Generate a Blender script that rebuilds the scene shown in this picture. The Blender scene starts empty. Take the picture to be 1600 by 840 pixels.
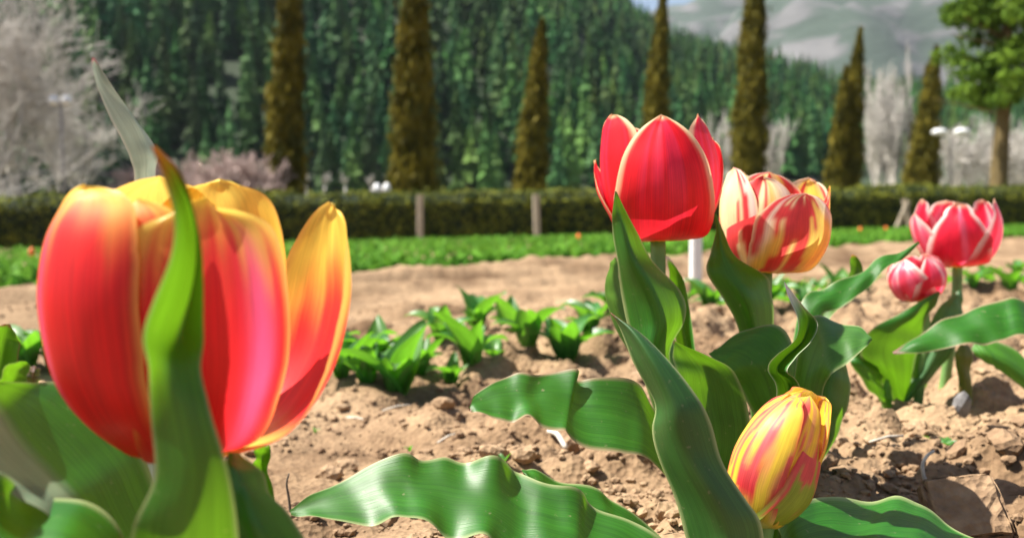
import bpy, math, random
import numpy as np
from mathutils import Vector, Matrix

R = math.radians
scene = bpy.context.scene
col = scene.collection

# ------------------------------------------------------------------ camera
F = 1400.0                      # focal length in photo pixels (photo is 1600 x 840)
CAM_H = 0.17
PITCH = math.atan(60 / F)       # looking slightly down
ROLL = math.atan(0.020)
CAM = np.array((0.0, 0.0, CAM_H))
_f = np.array((0, math.cos(PITCH), -math.sin(PITCH)))
_r0 = np.array((1.0, 0, 0)); _u0 = np.array((0, math.sin(PITCH), math.cos(PITCH)))
_r = math.cos(ROLL) * _r0 - math.sin(ROLL) * _u0
_u = math.sin(ROLL) * _r0 + math.cos(ROLL) * _u0
cam = bpy.data.cameras.new('camera')
cam.sensor_width = 36.0
cam.lens = 36.0 * F / 1600
cam.clip_start = 0.01
cam.clip_end = 9000
cam.dof.use_dof = True
cam.dof.focus_distance = 0.385
cam.dof.aperture_fstop = 11.0
cam.dof.aperture_blades = 0
camo = bpy.data.objects.new('camera', cam)
col.objects.link(camo)
camo.matrix_world = Matrix(((_r[0], _u[0], -_f[0], CAM[0]), (_r[1], _u[1], -_f[1], CAM[1]),
                            (_r[2], _u[2], -_f[2], CAM[2]), (0, 0, 0, 1)))
scene.camera = camo

# ------------------------------------------------------------------ sky and sun
SUN_AZ, SUN_EL = -82.0, 57.0    # degrees, clockwise from the viewing direction
world = bpy.data.worlds.new('World')
scene.world = world
world.use_nodes = True
wn = world.node_tree.nodes
sky = wn.new('ShaderNodeTexSky')
sky.sky_type = 'NISHITA'
sky.sun_disc = False
sky.sun_elevation = R(SUN_EL)
sky.sun_rotation = R(SUN_AZ % 360)
sky.air_density = 1.0
sky.dust_density = 1.5
world.node_tree.links.new(sky.outputs[0], wn['Background'].inputs[0])
wn['Background'].inputs[1].default_value = 0.05
sun = bpy.data.lights.new('sun', 'SUN')
sun.energy = 5.0
sun.angle = R(0.55)
sun.color = (1.0, 0.95, 0.86)
suno = bpy.data.objects.new('sun', sun)
col.objects.link(suno)
sdir = Vector((math.sin(R(SUN_AZ)) * math.cos(R(SUN_EL)), math.cos(R(SUN_AZ)) * math.cos(R(SUN_EL)), math.sin(R(SUN_EL))))
suno.rotation_euler = sdir.to_track_quat('Z', 'Y').to_euler()
suno.location = (-5, 5, 8)
vs = scene.view_settings
vs.view_transform = 'Standard'
vs.look = 'None'
vs.exposure = 1.58
vs.gamma = 1
vs.use_curve_mapping = False
scene.cycles.max_bounces = 8
scene.cycles.transmission_bounces = 6
scene.cycles.use_denoising = True


# ------------------------------------------------------------------ helpers
def at(px, py, d):
    """photo pixel + distance along the optical axis -> point in the place"""
    return CAM + d * (_f + _r * ((px - 800) / F) + _u * ((420 - py) / F))


def on_ground(px, py, z=0.0):
    v = _f + _r * ((px - 800) / F) + _u * ((420 - py) / F)
    return CAM + v * ((z - CAM[2]) / v[2])


def gx(px, D):
    """ground point under picture column px at distance D"""
    return (px - 800) / F * D


def hash2(ix, iy, s):
    h = (ix.astype(np.int64) * 374761393 + iy.astype(np.int64) * 668265263 + s * 974634777) & 0x7fffffff
    h = ((h ^ (h >> 13)) * 1274126177) & 0x7fffffff
    h = ((h ^ (h >> 16)) * 668265263) & 0x7fffffff
    return ((h ^ (h >> 15)) & 0xffffff) / float(0xffffff)


def vnoise(x, y, s=0):
    x = np.asarray(x, float); y = np.asarray(y, float)
    ix = np.floor(x); iy = np.floor(y)
    fx = x - ix; fy = y - iy
    fx = fx * fx * (3 - 2 * fx); fy = fy * fy * (3 - 2 * fy)
    a = hash2(ix, iy, s); b = hash2(ix + 1, iy, s); c = hash2(ix, iy + 1, s); d = hash2(ix + 1, iy + 1, s)
    return (a * (1 - fx) + b * fx) * (1 - fy) + (c * (1 - fx) + d * fx) * fy


def fbm(x, y, s=0, o=4):
    t = 0; a = .5
    for k in range(o):
        t = t + a * vnoise(x * 2 ** k + 17.3 * k, y * 2 ** k - 9.1 * k, s + k); a *= .5
    return t


def domes(x, y, s, keep=.75):
    """lumpy crumbs: rounded lumps scattered on a jittered lattice"""
    ix = np.floor(x); iy = np.floor(y)
    best = np.zeros_like(x)
    for dx in (-1, 0, 1):
        for dy in (-1, 0, 1):
            cx = ix + dx; cy = iy + dy
            jx = hash2(cx, cy, s); jy = hash2(cx, cy, s + 1); rr = .3 + .5 * hash2(cx, cy, s + 2)
            on = hash2(cx, cy, s + 3) < keep
            d2 = ((x - cx - jx) ** 2 + (y - cy - jy) ** 2) / rr ** 2
            hgt = np.where((d2 < 1) & on, rr * np.sqrt(np.maximum(0, 1 - d2)), 0)
            best = np.maximum(best, hgt)
    return best


def sstep(a, b, x):
    t = np.clip((np.asarray(x, float) - a) / (b - a), 0, 1)
    return t * t * (3 - 2 * t)


def mesh(name, V, Fc, smooth=True, colr=None, uv=None, mat=None):
    V = np.asarray(V, float); Fc = np.asarray(Fc, int)
    me = bpy.data.meshes.new(name)
    k = Fc.shape[1]
    me.vertices.add(len(V)); me.vertices.foreach_set('co', V.ravel())
    me.loops.add(Fc.size); me.loops.foreach_set('vertex_index', Fc.ravel())
    me.polygons.add(len(Fc)); me.polygons.foreach_set('loop_start', np.arange(len(Fc)) * k)
    me.polygons.foreach_set('use_smooth', np.full(len(Fc), bool(smooth)))
    if uv is not None:
        l = me.uv_layers.new(name='UVMap')
        l.data.foreach_set('uv', np.asarray(uv, float)[Fc.ravel()].ravel())
    if colr is not None:
        a = me.color_attributes.new('Col', 'FLOAT_COLOR', 'POINT')
        colr = np.asarray(colr); c4 = np.ones((len(V), 4)); c4[:, :colr.shape[1]] = colr
        a.data.foreach_set('color', c4.ravel())
    me.update(calc_edges=True)
    if mat is not None:
        me.materials.append(mat)
    return me


def link(name, data, parent=None):
    o = bpy.data.objects.new(name, data)
    col.objects.link(o)
    if parent is not None:
        o.parent = parent
    return o


def tag(o, label, cat, group=None, kind=None):
    if label: o['label'] = label
    if cat: o['category'] = cat
    if group: o['group'] = group
    if kind: o['kind'] = kind
    return o


def empty(name, loc):
    o = link(name, None)
    o.location = tuple(loc)
    o.empty_display_size = .05
    return o


def local(o, V):
    return np.asarray(V) - np.array(o.location)


def tube(P, r, n=10, cap=True):
    P = np.asarray(P, float); m = len(P)
    r = np.broadcast_to(r, (m,))
    T = np.gradient(P, axis=0); T /= np.linalg.norm(T, axis=1)[:, None] + 1e-12
    ref = np.array((1.0, 0.13, 0.07)) if abs(T[0][0]) < .8 else np.array((0, 1.0, .1))
    A = np.cross(T, ref); A /= np.linalg.norm(A, axis=1)[:, None]
    B = np.cross(T, A)
    a = np.linspace(0, 2 * math.pi, n, endpoint=False)
    V = P[:, None] + r[:, None, None] * (np.cos(a)[None, :, None] * A[:, None] + np.sin(a)[None, :, None] * B[:, None])
    V = V.reshape(-1, 3)
    Fc = []
    for i in range(m - 1):
        for j in range(n):
            Fc.append((i * n + j, i * n + (j + 1) % n, (i + 1) * n + (j + 1) % n, (i + 1) * n + j))
    if cap:
        V = np.vstack((V, P[0], P[-1])); c0 = len(V) - 2; c1 = len(V) - 1
        for j in range(0, n, 1):
            Fc.append((c0, (j + 1) % n, j, j) if False else (c0, (j + 1) % n, j, c0))
            Fc.append((c1, (m - 1) * n + j, (m - 1) * n + (j + 1) % n, c1))
    return V, np.array(Fc)


def tube_mesh(name, P, r, mat, n=10):
    V, Fc = tube(P, r, n)
    me = bpy.data.meshes.new(name)
    me.from_pydata(V.tolist(), [], [tuple(dict.fromkeys(f)) for f in Fc.tolist()])
    me.polygons.foreach_set('use_smooth', [True] * len(me.polygons))
    me.materials.append(mat)
    return me


def box_mesh(name, size, mat, bevel=.01, seed=0, jitter=0.0, sub=1):
    import bmesh
    bm = bmesh.new()
    bmesh.ops.create_cube(bm, size=1)
    for v in bm.verts:
        v.co = Vector((v.co.x * size[0], v.co.y * size[1], (v.co.z + .5) * size[2]))
    bmesh.ops.bevel(bm, geom=bm.edges[:], offset=bevel, segments=2, affect='EDGES')
    if jitter:
        bmesh.ops.subdivide_edges(bm, edges=bm.edges[:], cuts=sub, use_grid_fill=True)
        rnd = random.Random(seed)
        for v in bm.verts:
            v.co += Vector((rnd.uniform(-1, 1), rnd.uniform(-1, 1), rnd.uniform(-1, 1))) * jitter
    me = bpy.data.meshes.new(name)
    bm.to_mesh(me); bm.free()
    me.materials.append(mat)
    return me


def spline(P, n):
    """Catmull-Rom through rows of P, n samples"""
    P = np.asarray(P, float); m = len(P)
    Q = np.vstack((2 * P[0] - P[1], P, 2 * P[-1] - P[-2]))
    t = np.linspace(0, m - 1, n); i = np.minimum(t.astype(int), m - 2); f = (t - i)[:, None]
    p0, p1, p2, p3 = Q[i], Q[i + 1], Q[i + 2], Q[i + 3]
    return .5 * (2 * p1 + (p2 - p0) * f + (2 * p0 - 5 * p1 + 4 * p2 - p3) * f ** 2 + (3 * p1 - p0 - 3 * p2 + p3) * f ** 3)


def grid_faces(nt, nu):
    i, j = np.meshgrid(np.arange(nt - 1), np.arange(nu - 1), indexing='ij')
    a = (i * nu + j).ravel()
    return np.stack((a, a + 1, a + nu + 1, a + nu), 1)


# ------------------------------------------------------------------ materials
def newmat(name):
    m = bpy.data.materials.new(name); m.use_nodes = True
    nt = m.node_tree
    for n in list(nt.nodes): nt.nodes.remove(n)
    out = nt.nodes.new('ShaderNodeOutputMaterial')
    return m, nt, out


def nd(nt, kind, **kw):
    n = nt.nodes.new(kind)
    for k, v in kw.items(): setattr(n, k, v)
    return n


def ramp(nt, stops):
    n = nt.nodes.new('ShaderNodeValToRGB')
    e = n.color_ramp.elements
    while len(e) < len(stops): e.new(.5)
    for i, (p, c) in enumerate(stops):
        e[i].position = p; e[i].color = (*c, 1) if len(c) == 3 else c
    return n


def plain(name, c, rough=.7, var=.25, scale=30, bump=.2, dist=.002, spec=.3, stretch=(1, 1, 1)):
    m, nt, out = newmat(name)
    L = nt.links.new
    b = nd(nt, 'ShaderNodeBsdfPrincipled'); b.inputs['Roughness'].default_value = rough
    b.inputs['Specular IOR Level'].default_value = spec
    tc = nd(nt, 'ShaderNodeTexCoord'); mp = nd(nt, 'ShaderNodeMapping'); mp.inputs['Scale'].default_value = stretch
    no = nd(nt, 'ShaderNodeTexNoise'); no.inputs['Scale'].default_value = scale; no.inputs['Detail'].default_value = 5
    L(tc.outputs['Object'], mp.inputs[0]); L(mp.outputs[0], no.inputs['Vector'])
    rp = ramp(nt, [(.3, tuple(x * (1 - var) for x in c)), (.7, tuple(min(1, x * (1 + var)) for x in c))])
    L(no.outputs[0], rp.inputs[0]); L(rp.outputs[0], b.inputs['Base Color'])
    bp = nd(nt, 'ShaderNodeBump'); bp.inputs['Strength'].default_value = bump; bp.inputs['Distance'].default_value = dist
    L(no.outputs[0], bp.inputs['Height']); L(bp.outputs[0], b.inputs['Normal'])
    L(b.outputs[0], out.inputs[0])
    return m


def soil_material(name, light=(.37, .255, .150), dark=(.13, .080, .047), scale=1.0):
    m, nt, out = newmat(name); L = nt.links.new
    b = nd(nt, 'ShaderNodeBsdfPrincipled'); b.inputs['Roughness'].default_value = .93
    b.inputs['Specular IOR Level'].default_value = .12
    geo = nd(nt, 'ShaderNodeNewGeometry')
    n1 = nd(nt, 'ShaderNodeTexNoise'); n1.inputs['Scale'].default_value = 9 * scale; n1.inputs['Detail'].default_value = 6
    n2 = nd(nt, 'ShaderNodeTexNoise'); n2.inputs['Scale'].default_value = 140 * scale; n2.inputs['Detail'].default_value = 4
    n3 = nd(nt, 'ShaderNodeTexVoronoi'); n3.inputs['Scale'].default_value = 230 * scale
    for n in (n1, n2, n3): L(geo.outputs['Position'], n.inputs['Vector'])
    mix = nd(nt, 'ShaderNodeMix', data_type='FLOAT'); mix.inputs[0].default_value = .55
    L(n1.outputs[0], mix.inputs[2]); L(n2.outputs[0], mix.inputs[3])
    rp = ramp(nt, [(.28, dark), (.5, tuple((a + c) / 2 * 1.05 for a, c in zip(light, dark))), (.68, light)])
    L(mix.outputs[0], rp.inputs[0])
    n0 = nd(nt, 'ShaderNodeTexNoise'); n0.inputs['Scale'].default_value = 3.2 * scale; n0.inputs['Detail'].default_value = 4
    L(geo.outputs['Position'], n0.inputs['Vector'])
    r0 = ramp(nt, [(.36, (.50, .45, .42)), (.56, (1, 1, 1))]); L(n0.outputs[0], r0.inputs[0])
    m0 = nd(nt, 'ShaderNodeMix', data_type='RGBA', blend_type='MULTIPLY'); m0.inputs[0].default_value = 1
    L(rp.outputs[0], m0.inputs[6]); L(r0.outputs[0], m0.inputs[7])
    L(m0.outputs[2], b.inputs['Base Color'])
    ad = nd(nt, 'ShaderNodeMath', operation='ADD'); L(n2.outputs[0], ad.inputs[0]); L(n3.outputs['Distance'], ad.inputs[1])
    bp = nd(nt, 'ShaderNodeBump'); bp.inputs['Strength'].default_value = .75; bp.inputs['Distance'].default_value = .0022 / scale
    L(ad.outputs[0], bp.inputs['Height']); L(bp.outputs[0], b.inputs['Normal'])
    L(b.outputs[0], out.inputs[0])
    return m


def ground_material():
    """dry soil in the garden; thin dry turf beyond the hedge"""
    m = soil_material('dry_soil')
    nt = m.node_tree; L = nt.links.new
    b = [n for n in nt.nodes if n.type == 'BSDF_PRINCIPLED'][0]
    base_in = b.inputs['Base Color'].links[0].from_socket
    geo = [n for n in nt.nodes if n.type == 'NEW_GEOMETRY'][0]
    sx = nd(nt, 'ShaderNodeSeparateXYZ'); L(geo.outputs['Position'], sx.inputs[0])
    mr = nd(nt, 'ShaderNodeMapRange'); mr.inputs[1].default_value = 19; mr.inputs[2].default_value = 24
    L(sx.outputs[1], mr.inputs[0])
    n = nd(nt, 'ShaderNodeTexNoise'); n.inputs['Scale'].default_value = .4; n.inputs['Detail'].default_value = 6
    L(geo.outputs['Position'], n.inputs['Vector'])
    r2 = ramp(nt, [(.35, (.30, .25, .20)), (.6, (.13, .15, .06))])
    L(n.outputs[0], r2.inputs[0])
    mx = nd(nt, 'ShaderNodeMix', data_type='RGBA')
    L(mr.outputs[0], mx.inputs[0]); L(base_in, mx.inputs[6]); L(r2.outputs[0], mx.inputs[7])
    L(mx.outputs[2], b.inputs['Base Color'])
    return m


def blade_material(name, tr=(.20, .46, .012), trf=.28, rough=.44, vein=(70, 1.8, 1), spec=.45, sheen=0.0, veinvar=.2, bump=.25, dust=0.0):
    """thin plant tissue: waxy reflection plus light coming through; colour from the 'Col' attribute with fine veins along its length"""
    m, nt, out = newmat(name); L = nt.links.new
    at_ = nd(nt, 'ShaderNodeAttribute', attribute_name='Col')
    uv = nd(nt, 'ShaderNodeUVMap', uv_map='UVMap')
    mp = nd(nt, 'ShaderNodeMapping'); mp.inputs['Scale'].default_value = vein
    L(uv.outputs[0], mp.inputs[0])
    no = nd(nt, 'ShaderNodeTexNoise'); no.inputs['Scale'].default_value = 1; no.inputs['Detail'].default_value = 3
    L(mp.outputs[0], no.inputs['Vector'])
    mp2 = nd(nt, 'ShaderNodeMapping'); mp2.inputs['Scale'].default_value = (5, 3, 1)
    L(uv.outputs[0], mp2.inputs[0])
    no2 = nd(nt, 'ShaderNodeTexNoise'); no2.inputs['Scale'].default_value = 1.3; no2.inputs['Detail'].default_value = 6
    L(mp2.outputs[0], no2.inputs['Vector'])
    mr = nd(nt, 'ShaderNodeMapRange'); mr.inputs[1].default_value = .3; mr.inputs[2].default_value = .7
    mr.inputs[3].default_value = 1 - veinvar; mr.inputs[4].default_value = 1 + veinvar
    L(no.outputs[0], mr.inputs[0])
    mr2 = nd(nt, 'ShaderNodeMapRange'); mr2.inputs[1].default_value = .3; mr2.inputs[2].default_value = .7
    mr2.inputs[3].default_value = .85; mr2.inputs[4].default_value = 1.15
    L(no2.outputs[0], mr2.inputs[0])
    mu = nd(nt, 'ShaderNodeMath', operation='MULTIPLY'); L(mr.outputs[0], mu.inputs[0]); L(mr2.outputs[0], mu.inputs[1])
    vm = nd(nt, 'ShaderNodeVectorMath', operation='SCALE'); L(at_.outputs['Color'], vm.inputs[0]); L(mu.outputs[0], vm.inputs['Scale'])
    b = nd(nt, 'ShaderNodeBsdfPrincipled'); b.inputs['Roughness'].default_value = rough
    b.inputs['Specular IOR Level'].default_value = spec
    if sheen:
        b.inputs['Sheen Weight'].default_value = sheen; b.inputs['Sheen Roughness'].default_value = .4
    basec = vm.outputs[0]
    if dust:
        nz = nd(nt, 'ShaderNodeTexNoise'); nz.inputs['Scale'].default_value = 34; nz.inputs['Detail'].default_value = 3
        tcd = nd(nt, 'ShaderNodeTexCoord'); mpd = nd(nt, 'ShaderNodeMapping'); mpd.inputs['Scale'].default_value = (12, 12, 12)
        L(tcd.outputs['Object'], mpd.inputs[0]); L(mpd.outputs[0], nz.inputs['Vector'])
        rd = ramp(nt, [(.67, (0, 0, 0)), (.75, (dust, dust, dust))]); L(nz.outputs[0], rd.inputs[0])
        md = nd(nt, 'ShaderNodeMix', data_type='RGBA'); md.inputs[7].default_value = (.30, .24, .15, 1)
        L(rd.outputs[0], md.inputs[0]); L(vm.outputs[0], md.inputs[6]); basec = md.outputs[2]
    L(basec, b.inputs['Base Color'])
    t = nd(nt, 'ShaderNodeBsdfTranslucent')
    if tr is None:
        gm = nd(nt, 'ShaderNodeGamma'); gm.inputs[1].default_value = .8
        L(vm.outputs[0], gm.inputs[0]); L(gm.outputs[0], t.inputs[0])
    else:
        mxx = nd(nt, 'ShaderNodeMix', data_type='RGBA', blend_type='MULTIPLY'); mxx.inputs[0].default_value = 1
        mxx.inputs[6].default_value = (*tr, 1)
        cb = nd(nt, 'ShaderNodeCombineColor')
        for i in range(3): L(mu.outputs[0], cb.inputs[i])
        L(cb.outputs[0], mxx.inputs[7])
        mt = nd(nt, 'ShaderNodeMix', data_type='RGBA')          # dry tips and rims pass their own colour, green tissue passes green
        L(at_.outputs['Alpha'], mt.inputs[0]); L(mxx.outputs[2], mt.inputs[6]); L(vm.outputs[0], mt.inputs[7])
        L(mt.outputs[2], t.inputs[0])
    bp = nd(nt, 'ShaderNodeBump'); bp.inputs['Strength'].default_value = bump; bp.inputs['Distance'].default_value = .0006
    L(no.outputs[0], bp.inputs['Height']); L(bp.outputs[0], b.inputs['Normal'])
    mx = nd(nt, 'ShaderNodeMixShader'); mx.inputs[0].default_value = trf
    L(b.outputs[0], mx.inputs[1]); L(t.outputs[0], mx.inputs[2])
    L(mx.outputs[0], out.inputs[0])
    return m


def foliage_material(name, c1, c2, trf=.25, scale=.8, rough=.6, isl=.35, tint=False):
    m, nt, out = newmat(name); L = nt.links.new
    geo = nd(nt, 'ShaderNodeNewGeometry'); 
    no = nd(nt, 'ShaderNodeTexNoise'); no.inputs['Scale'].default_value = scale; no.inputs['Detail'].default_value = 4
    L(geo.outputs['Position'], no.inputs['Vector'])
    ad = nd(nt, 'ShaderNodeMath', operation='MULTIPLY_ADD'); ad.inputs[1].default_value = isl
    L(geo.outputs['Random Per Island'], ad.inputs[0]); L(no.outputs[0], ad.inputs[2])
    rp = ramp(nt, [(.42, c1), (.85, c2)]); L(ad.outputs[0], rp.inputs[0])
    b = nd(nt, 'ShaderNodeBsdfPrincipled'); b.inputs['Roughness'].default_value = rough
    b.inputs['Specular IOR Level'].default_value = .04
    src = rp.outputs[0]
    if tint:
        ca = nd(nt, 'ShaderNodeAttribute', attribute_name='Col'); mm = nd(nt, 'ShaderNodeMix', data_type='RGBA', blend_type='MULTIPLY'); mm.inputs[0].default_value = 1
        L(src, mm.inputs[6]); L(ca.outputs['Color'], mm.inputs[7]); src = mm.outputs[2]
    L(src, b.inputs['Base Color'])
    t = nd(nt, 'ShaderNodeBsdfTranslucent'); L(src, t.inputs[0])
    mx = nd(nt, 'ShaderNodeMixShader'); mx.inputs[0].default_value = trf
    L(b.outputs[0], mx.inputs[1]); L(t.outputs[0], mx.inputs[2]); L(mx.outputs[0], out.inputs[0])
    return m


M_GROUND = ground_material()
M_CLOD = soil_material('clod_soil', (.42, .295, .18), (.18, .112, .068))
M_LEAF = blade_material('tulip_leaf', dust=.45)
M_PETAL = blade_material('tulip_petal', tr=None, trf=.36, rough=.42, vein=(85, 1.4, 1), spec=.4, veinvar=.17, bump=.18)
M_PALELEAF = blade_material('pale_leaf_back', tr=(.35, .40, .28), trf=.30, rough=.5, veinvar=.22)
M_THICKLEAF = blade_material('thick_leaf', trf=.10, dust=.3)
M_STEM = plain('tulip_stem', (.16, .30, .09), .45, .2, 60, .1, .0005)
M_PISTIL = plain('pistil', (.35, .40, .08), .5, .2, 200, .1, .0004)
M_YOUNG = blade_material('young_leaf', tr=(.18, .48, .02), trf=.38, rough=.4, vein=(20, 1.5, 1), spec=.5, veinvar=.25)
M_COVER = foliage_material('row_foliage', (.04, .13, .015), (.12, .28, .03), .33, 4)
M_HEDGE = foliage_material('hedge_leaves', (.018, .036, .010), (.20, .215, .030), .05, 3)
M_HEDGECORE = plain('hedge_core', (.012, .022, .010), .9, .5, 6, .3, .02)
M_CYP = foliage_material('cypress_sprays', (.040, .042, .008), (.17, .140, .018), .18, 1.6)
M_CYPCORE = plain('cypress_core', (.022, .020, .008), .9, .4, 3, .3, .03)
M_BARK = plain('warm_bark', (.14, .10, .040), .9, .35, 9, .6, .02, stretch=(3, 3, .5))
M_PINE = foliage_material('pine_needles', (.03, .075, .010), (.14, .23, .025), .25, 1.1)
M_CONIF = foliage_material('conifer_needles', (.030, .082, .038), (.105, .200, .078), .12, .12, isl=.15, tint=True)
M_CONIFBARK = plain('conifer_bark', (.10, .085, .07), .9, .3, 3, .4, .03)
M_GREYBARK = plain('pale_bark', (.46, .43, .395), .9, .3, 4, .4, .02)
M_PINKBARK = plain('pinkish_twigs', (.40, .30, .27), .9, .3, 4, .4, .02)
M_WOOD = plain('weathered_wood', (.42, .36, .27), .8, .25, 12, .4, .004, stretch=(4, 4, .6))
M_WHITE = plain('white_paint', (.78, .78, .77), .45, .06, 20, .05, .001, .4)
M_METAL = plain('lamp_pole_metal', (.30, .27, .25), .5, .15, 10, .1, .002)
M_HILL = plain('forest_floor', (.022, .035, .016), .95, .4, .05, .4, .5)
M_STRAW = plain('dry_straw', (.55, .50, .42), .7, .2, 200, .3, .0005)
M_DARKLEAF = plain('withered_leaf', (.10, .035, .03), .5, .4, 120, .3, .0006)


# ------------------------------------------------------------------ ground
def row_line(x):            # the line of the young plants
    return 1.27 + .52 * x


def cover_line(x):          # where the planted strip in front of the hedge begins
    return 3.75 + .85 * x


def soil_z(x, y):
    x = np.asarray(x, float); y = np.asarray(y, float)
    wx = x + .02 * (fbm(x * 9, y * 9, 40) - .5); wy = y + .02 * (fbm(x * 9, y * 9, 50) - .5)
    rough = sstep(.0, .3, x + .12 + .25 * (y - .6)) * .6 + .4             # lumpier to the right, smoother path in the middle
    rough = rough * (1 - .72 * sstep(1.5, 2.2, y - .52 * x))
    big = (fbm(x * 5.5, y * 5.5, 3, 3) - .45) * .045
    lum = domes(wx * 17, wy * 17, 11, .55) * .034 + domes(wx * 42 + 5, wy * 42, 21, .7) * .0155 + domes(wx * 95, wy * 95, 31, .8) * .0050
    fine = (fbm(x * 60, y * 60, 61, 3) - .45) * .006
    d = (y - row_line(x)) / math.hypot(1, .52)
    ridge = .022 * np.exp(-(d / .11) ** 2) - .006 * np.exp(-((d + .28) / .1) ** 2)
    d2 = (y - 2.25 - .55 * x)
    ridge = ridge + .012 * np.exp(-(d2 / .2) ** 2)
    cl = y - cover_line(x) + .05 * (fbm(x * 3, y * 3, 71, 2) - .4)
    tracks = .052 * (np.exp(-((cl + .34) / .07) ** 2) + np.exp(-((cl + .80) / .075) ** 2) + .7 * np.exp(-((cl + 1.22) / .08) ** 2)) - .012 * np.exp(-((cl + .56) / .08) ** 2)
    fade = 1 - sstep(6, 16, y)
    return ((big + lum * rough + fine * rough) * fade + ridge + tracks * fade)


def graded(lo, hi, step, out_lo, out_hi, g):
    a = [lo]; s = step
    while a[-1] > out_lo: s *= g; a.append(a[-1] - s)
    b = list(np.arange(lo + step, hi, step)); s = step; c = [b[-1]]
    while c[-1] < out_hi: s *= g; c.append(c[-1] + s)
    return np.array(a[::-1] + b + c[1:])


xs = graded(-.62, 1.0, .0045, -1200, 1200, 1.075)
ys = np.concatenate((graded(.40, 1.55, .0045, -40, 7.0, 1.024), np.geomspace(7.4, 1400, 60)))
GX, GY = np.meshgrid(xs, ys)
GZ = soil_z(GX, GY)
V = np.stack((GX, GY, GZ), -1).reshape(-1, 3)
ground = link('ground', mesh('ground', V, grid_faces(len(ys), len(xs)), True, mat=M_GROUND))
tag(ground, 'bare dry crumbly garden soil with clods and furrows', 'soil', kind='structure')


def rock(seed, sub=1, flat=.7):
    import bmesh
    bm = bmesh.new(); bmesh.ops.create_icosphere(bm, subdivisions=sub, radius=1)
    rnd = random.Random(seed)
    ax = [Vector((rnd.gauss(0, 1), rnd.gauss(0, 1), rnd.gauss(0, 1))).normalized() for _ in range(7)]
    cut = [rnd.uniform(.55, .9) for _ in ax]
    for v in bm.verts:
        p = v.co.copy()
        for a, c in zip(ax, cut):
            dd = p.dot(a) - c
            if dd > 0: p -= a * dd * .85
        p *= 1 + rnd.uniform(-.10, .10)
        v.co = Vector((p.x, p.y * rnd.uniform(.93, 1.07), p.z * flat))
    Vv = np.array([v.co[:] for v in bm.verts]); Ff = np.array([[v.index for v in f.verts] for f in bm.faces])
    bm.free()
    return Vv, Ff


rng = np.random.default_rng(5)
rocks = [rock(i, 2) for i in range(7)]
rock_me = [mesh('soil_clod', v, f, False, mat=M_CLOD) for v, f in rocks]


def soil_spots(n, x0, x1, y0, y1, seed, power=1.0):
    r = np.random.default_rng(seed)
    y = y0 + (y1 - y0) * r.random(n) ** power
    x = r.uniform(x0, x1, n)
    return x, y


# larger clods, one by one (parts of the ground)
cx, cy = soil_spots(250, 0, 1, .5, 1.75, 7, 1.25)
cxx = np.where(np.arange(250) % 5 < 3, .10 * cy + cx * (.60 * cy), -.36 * cy + cx * .85 * cy)
for i in range(250):
    s = .0042 + .0085 * rng.random() ** 2.2
    o = link('soil_clod', rock_me[i % 7], ground)
    o.location = (cxx[i], cy[i], float(soil_z(cxx[i], cy[i])) + s * .25)
    o.rotation_euler = (rng.uniform(-.5, .5), rng.uniform(-.5, .5), rng.uniform(0, 6.28))
    o.scale = (s * rng.uniform(.8, 1.3), s * rng.uniform(.8, 1.2), s * rng.uniform(.7, 1.05))
# the uncountable crumbs
small = [rock(100 + i, 1) for i in range(5)]
Vs, Fs, off = [], [], 0
n = 17000
cy = .42 + (1.9 - .42) * rng.random(n) ** 1.7
cx = (rng.uniform(-.62, .64, n)) * cy + .03
dens = fbm(cx * 8, cy * 8, 77, 3) + .3 * (cx > .1 * cy)
keep = dens > .47
cx, cy = cx[keep], cy[keep]
cz = soil_z(cx, cy)
for i in range(len(cx)):
    v, f = small[i % 5]
    s = .0009 + .0038 * rng.random() ** 3
    a = rng.uniform(0, 6.28); ca, sa = math.cos(a), math.sin(a)
    w = v * s * np.array((rng.uniform(.8, 1.3), 1, .9))
    w = np.stack((w[:, 0] * ca - w[:, 1] * sa, w[:, 0] * sa + w[:, 1] * ca, w[:, 2]), 1) + (cx[i], cy[i], cz[i] + s * .35)
    Vs.append(w); Fs.append(f + off); off += len(v)
o = link('soil_crumbs', mesh('soil_crumbs', np.vstack(Vs), np.vstack(Fs), False, mat=M_CLOD), ground)
o['kind'] = 'stuff'


# ------------------------------------------------------------------ hillside and mountain
def hill_ridge(px):         # ridge height of the wooded hill by picture column
    return np.interp(px, [-900, 300, 800, 960, 1060, 1180, 1300, 1450, 1700, 2500], [190, 175, 130, 84, 66, 58, 49, 44, 40, 34])


def hill_z(x, y):
    px = 800 + F * x / np.maximum(y, 1)
    r = hill_ridge(px)
    t = np.clip((y - 96) / 236.0, 0, 1.35)
    t = np.where(t > 1, 1 - (t - 1) * .9, t)
    return -1.0 + r * (t ** .92) + (fbm(x * .03, y * .03, 91, 3) - .45) * 8 * np.clip(t, 0, 1)


hx = np.linspace(-420, 420, 150); hy = np.linspace(92, 420, 90)
HX, HY = np.meshgrid(hx, hy)
V = np.stack((HX, HY, hill_z(HX, HY)), -1).reshape(-1, 3)
hill = link('hillside', mesh('hillside', V, grid_faces(len(hy), len(hx)), True, mat=M_HILL))
tag(hill, 'steep hillside under the dark conifer forest', 'hill', kind='structure')


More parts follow.
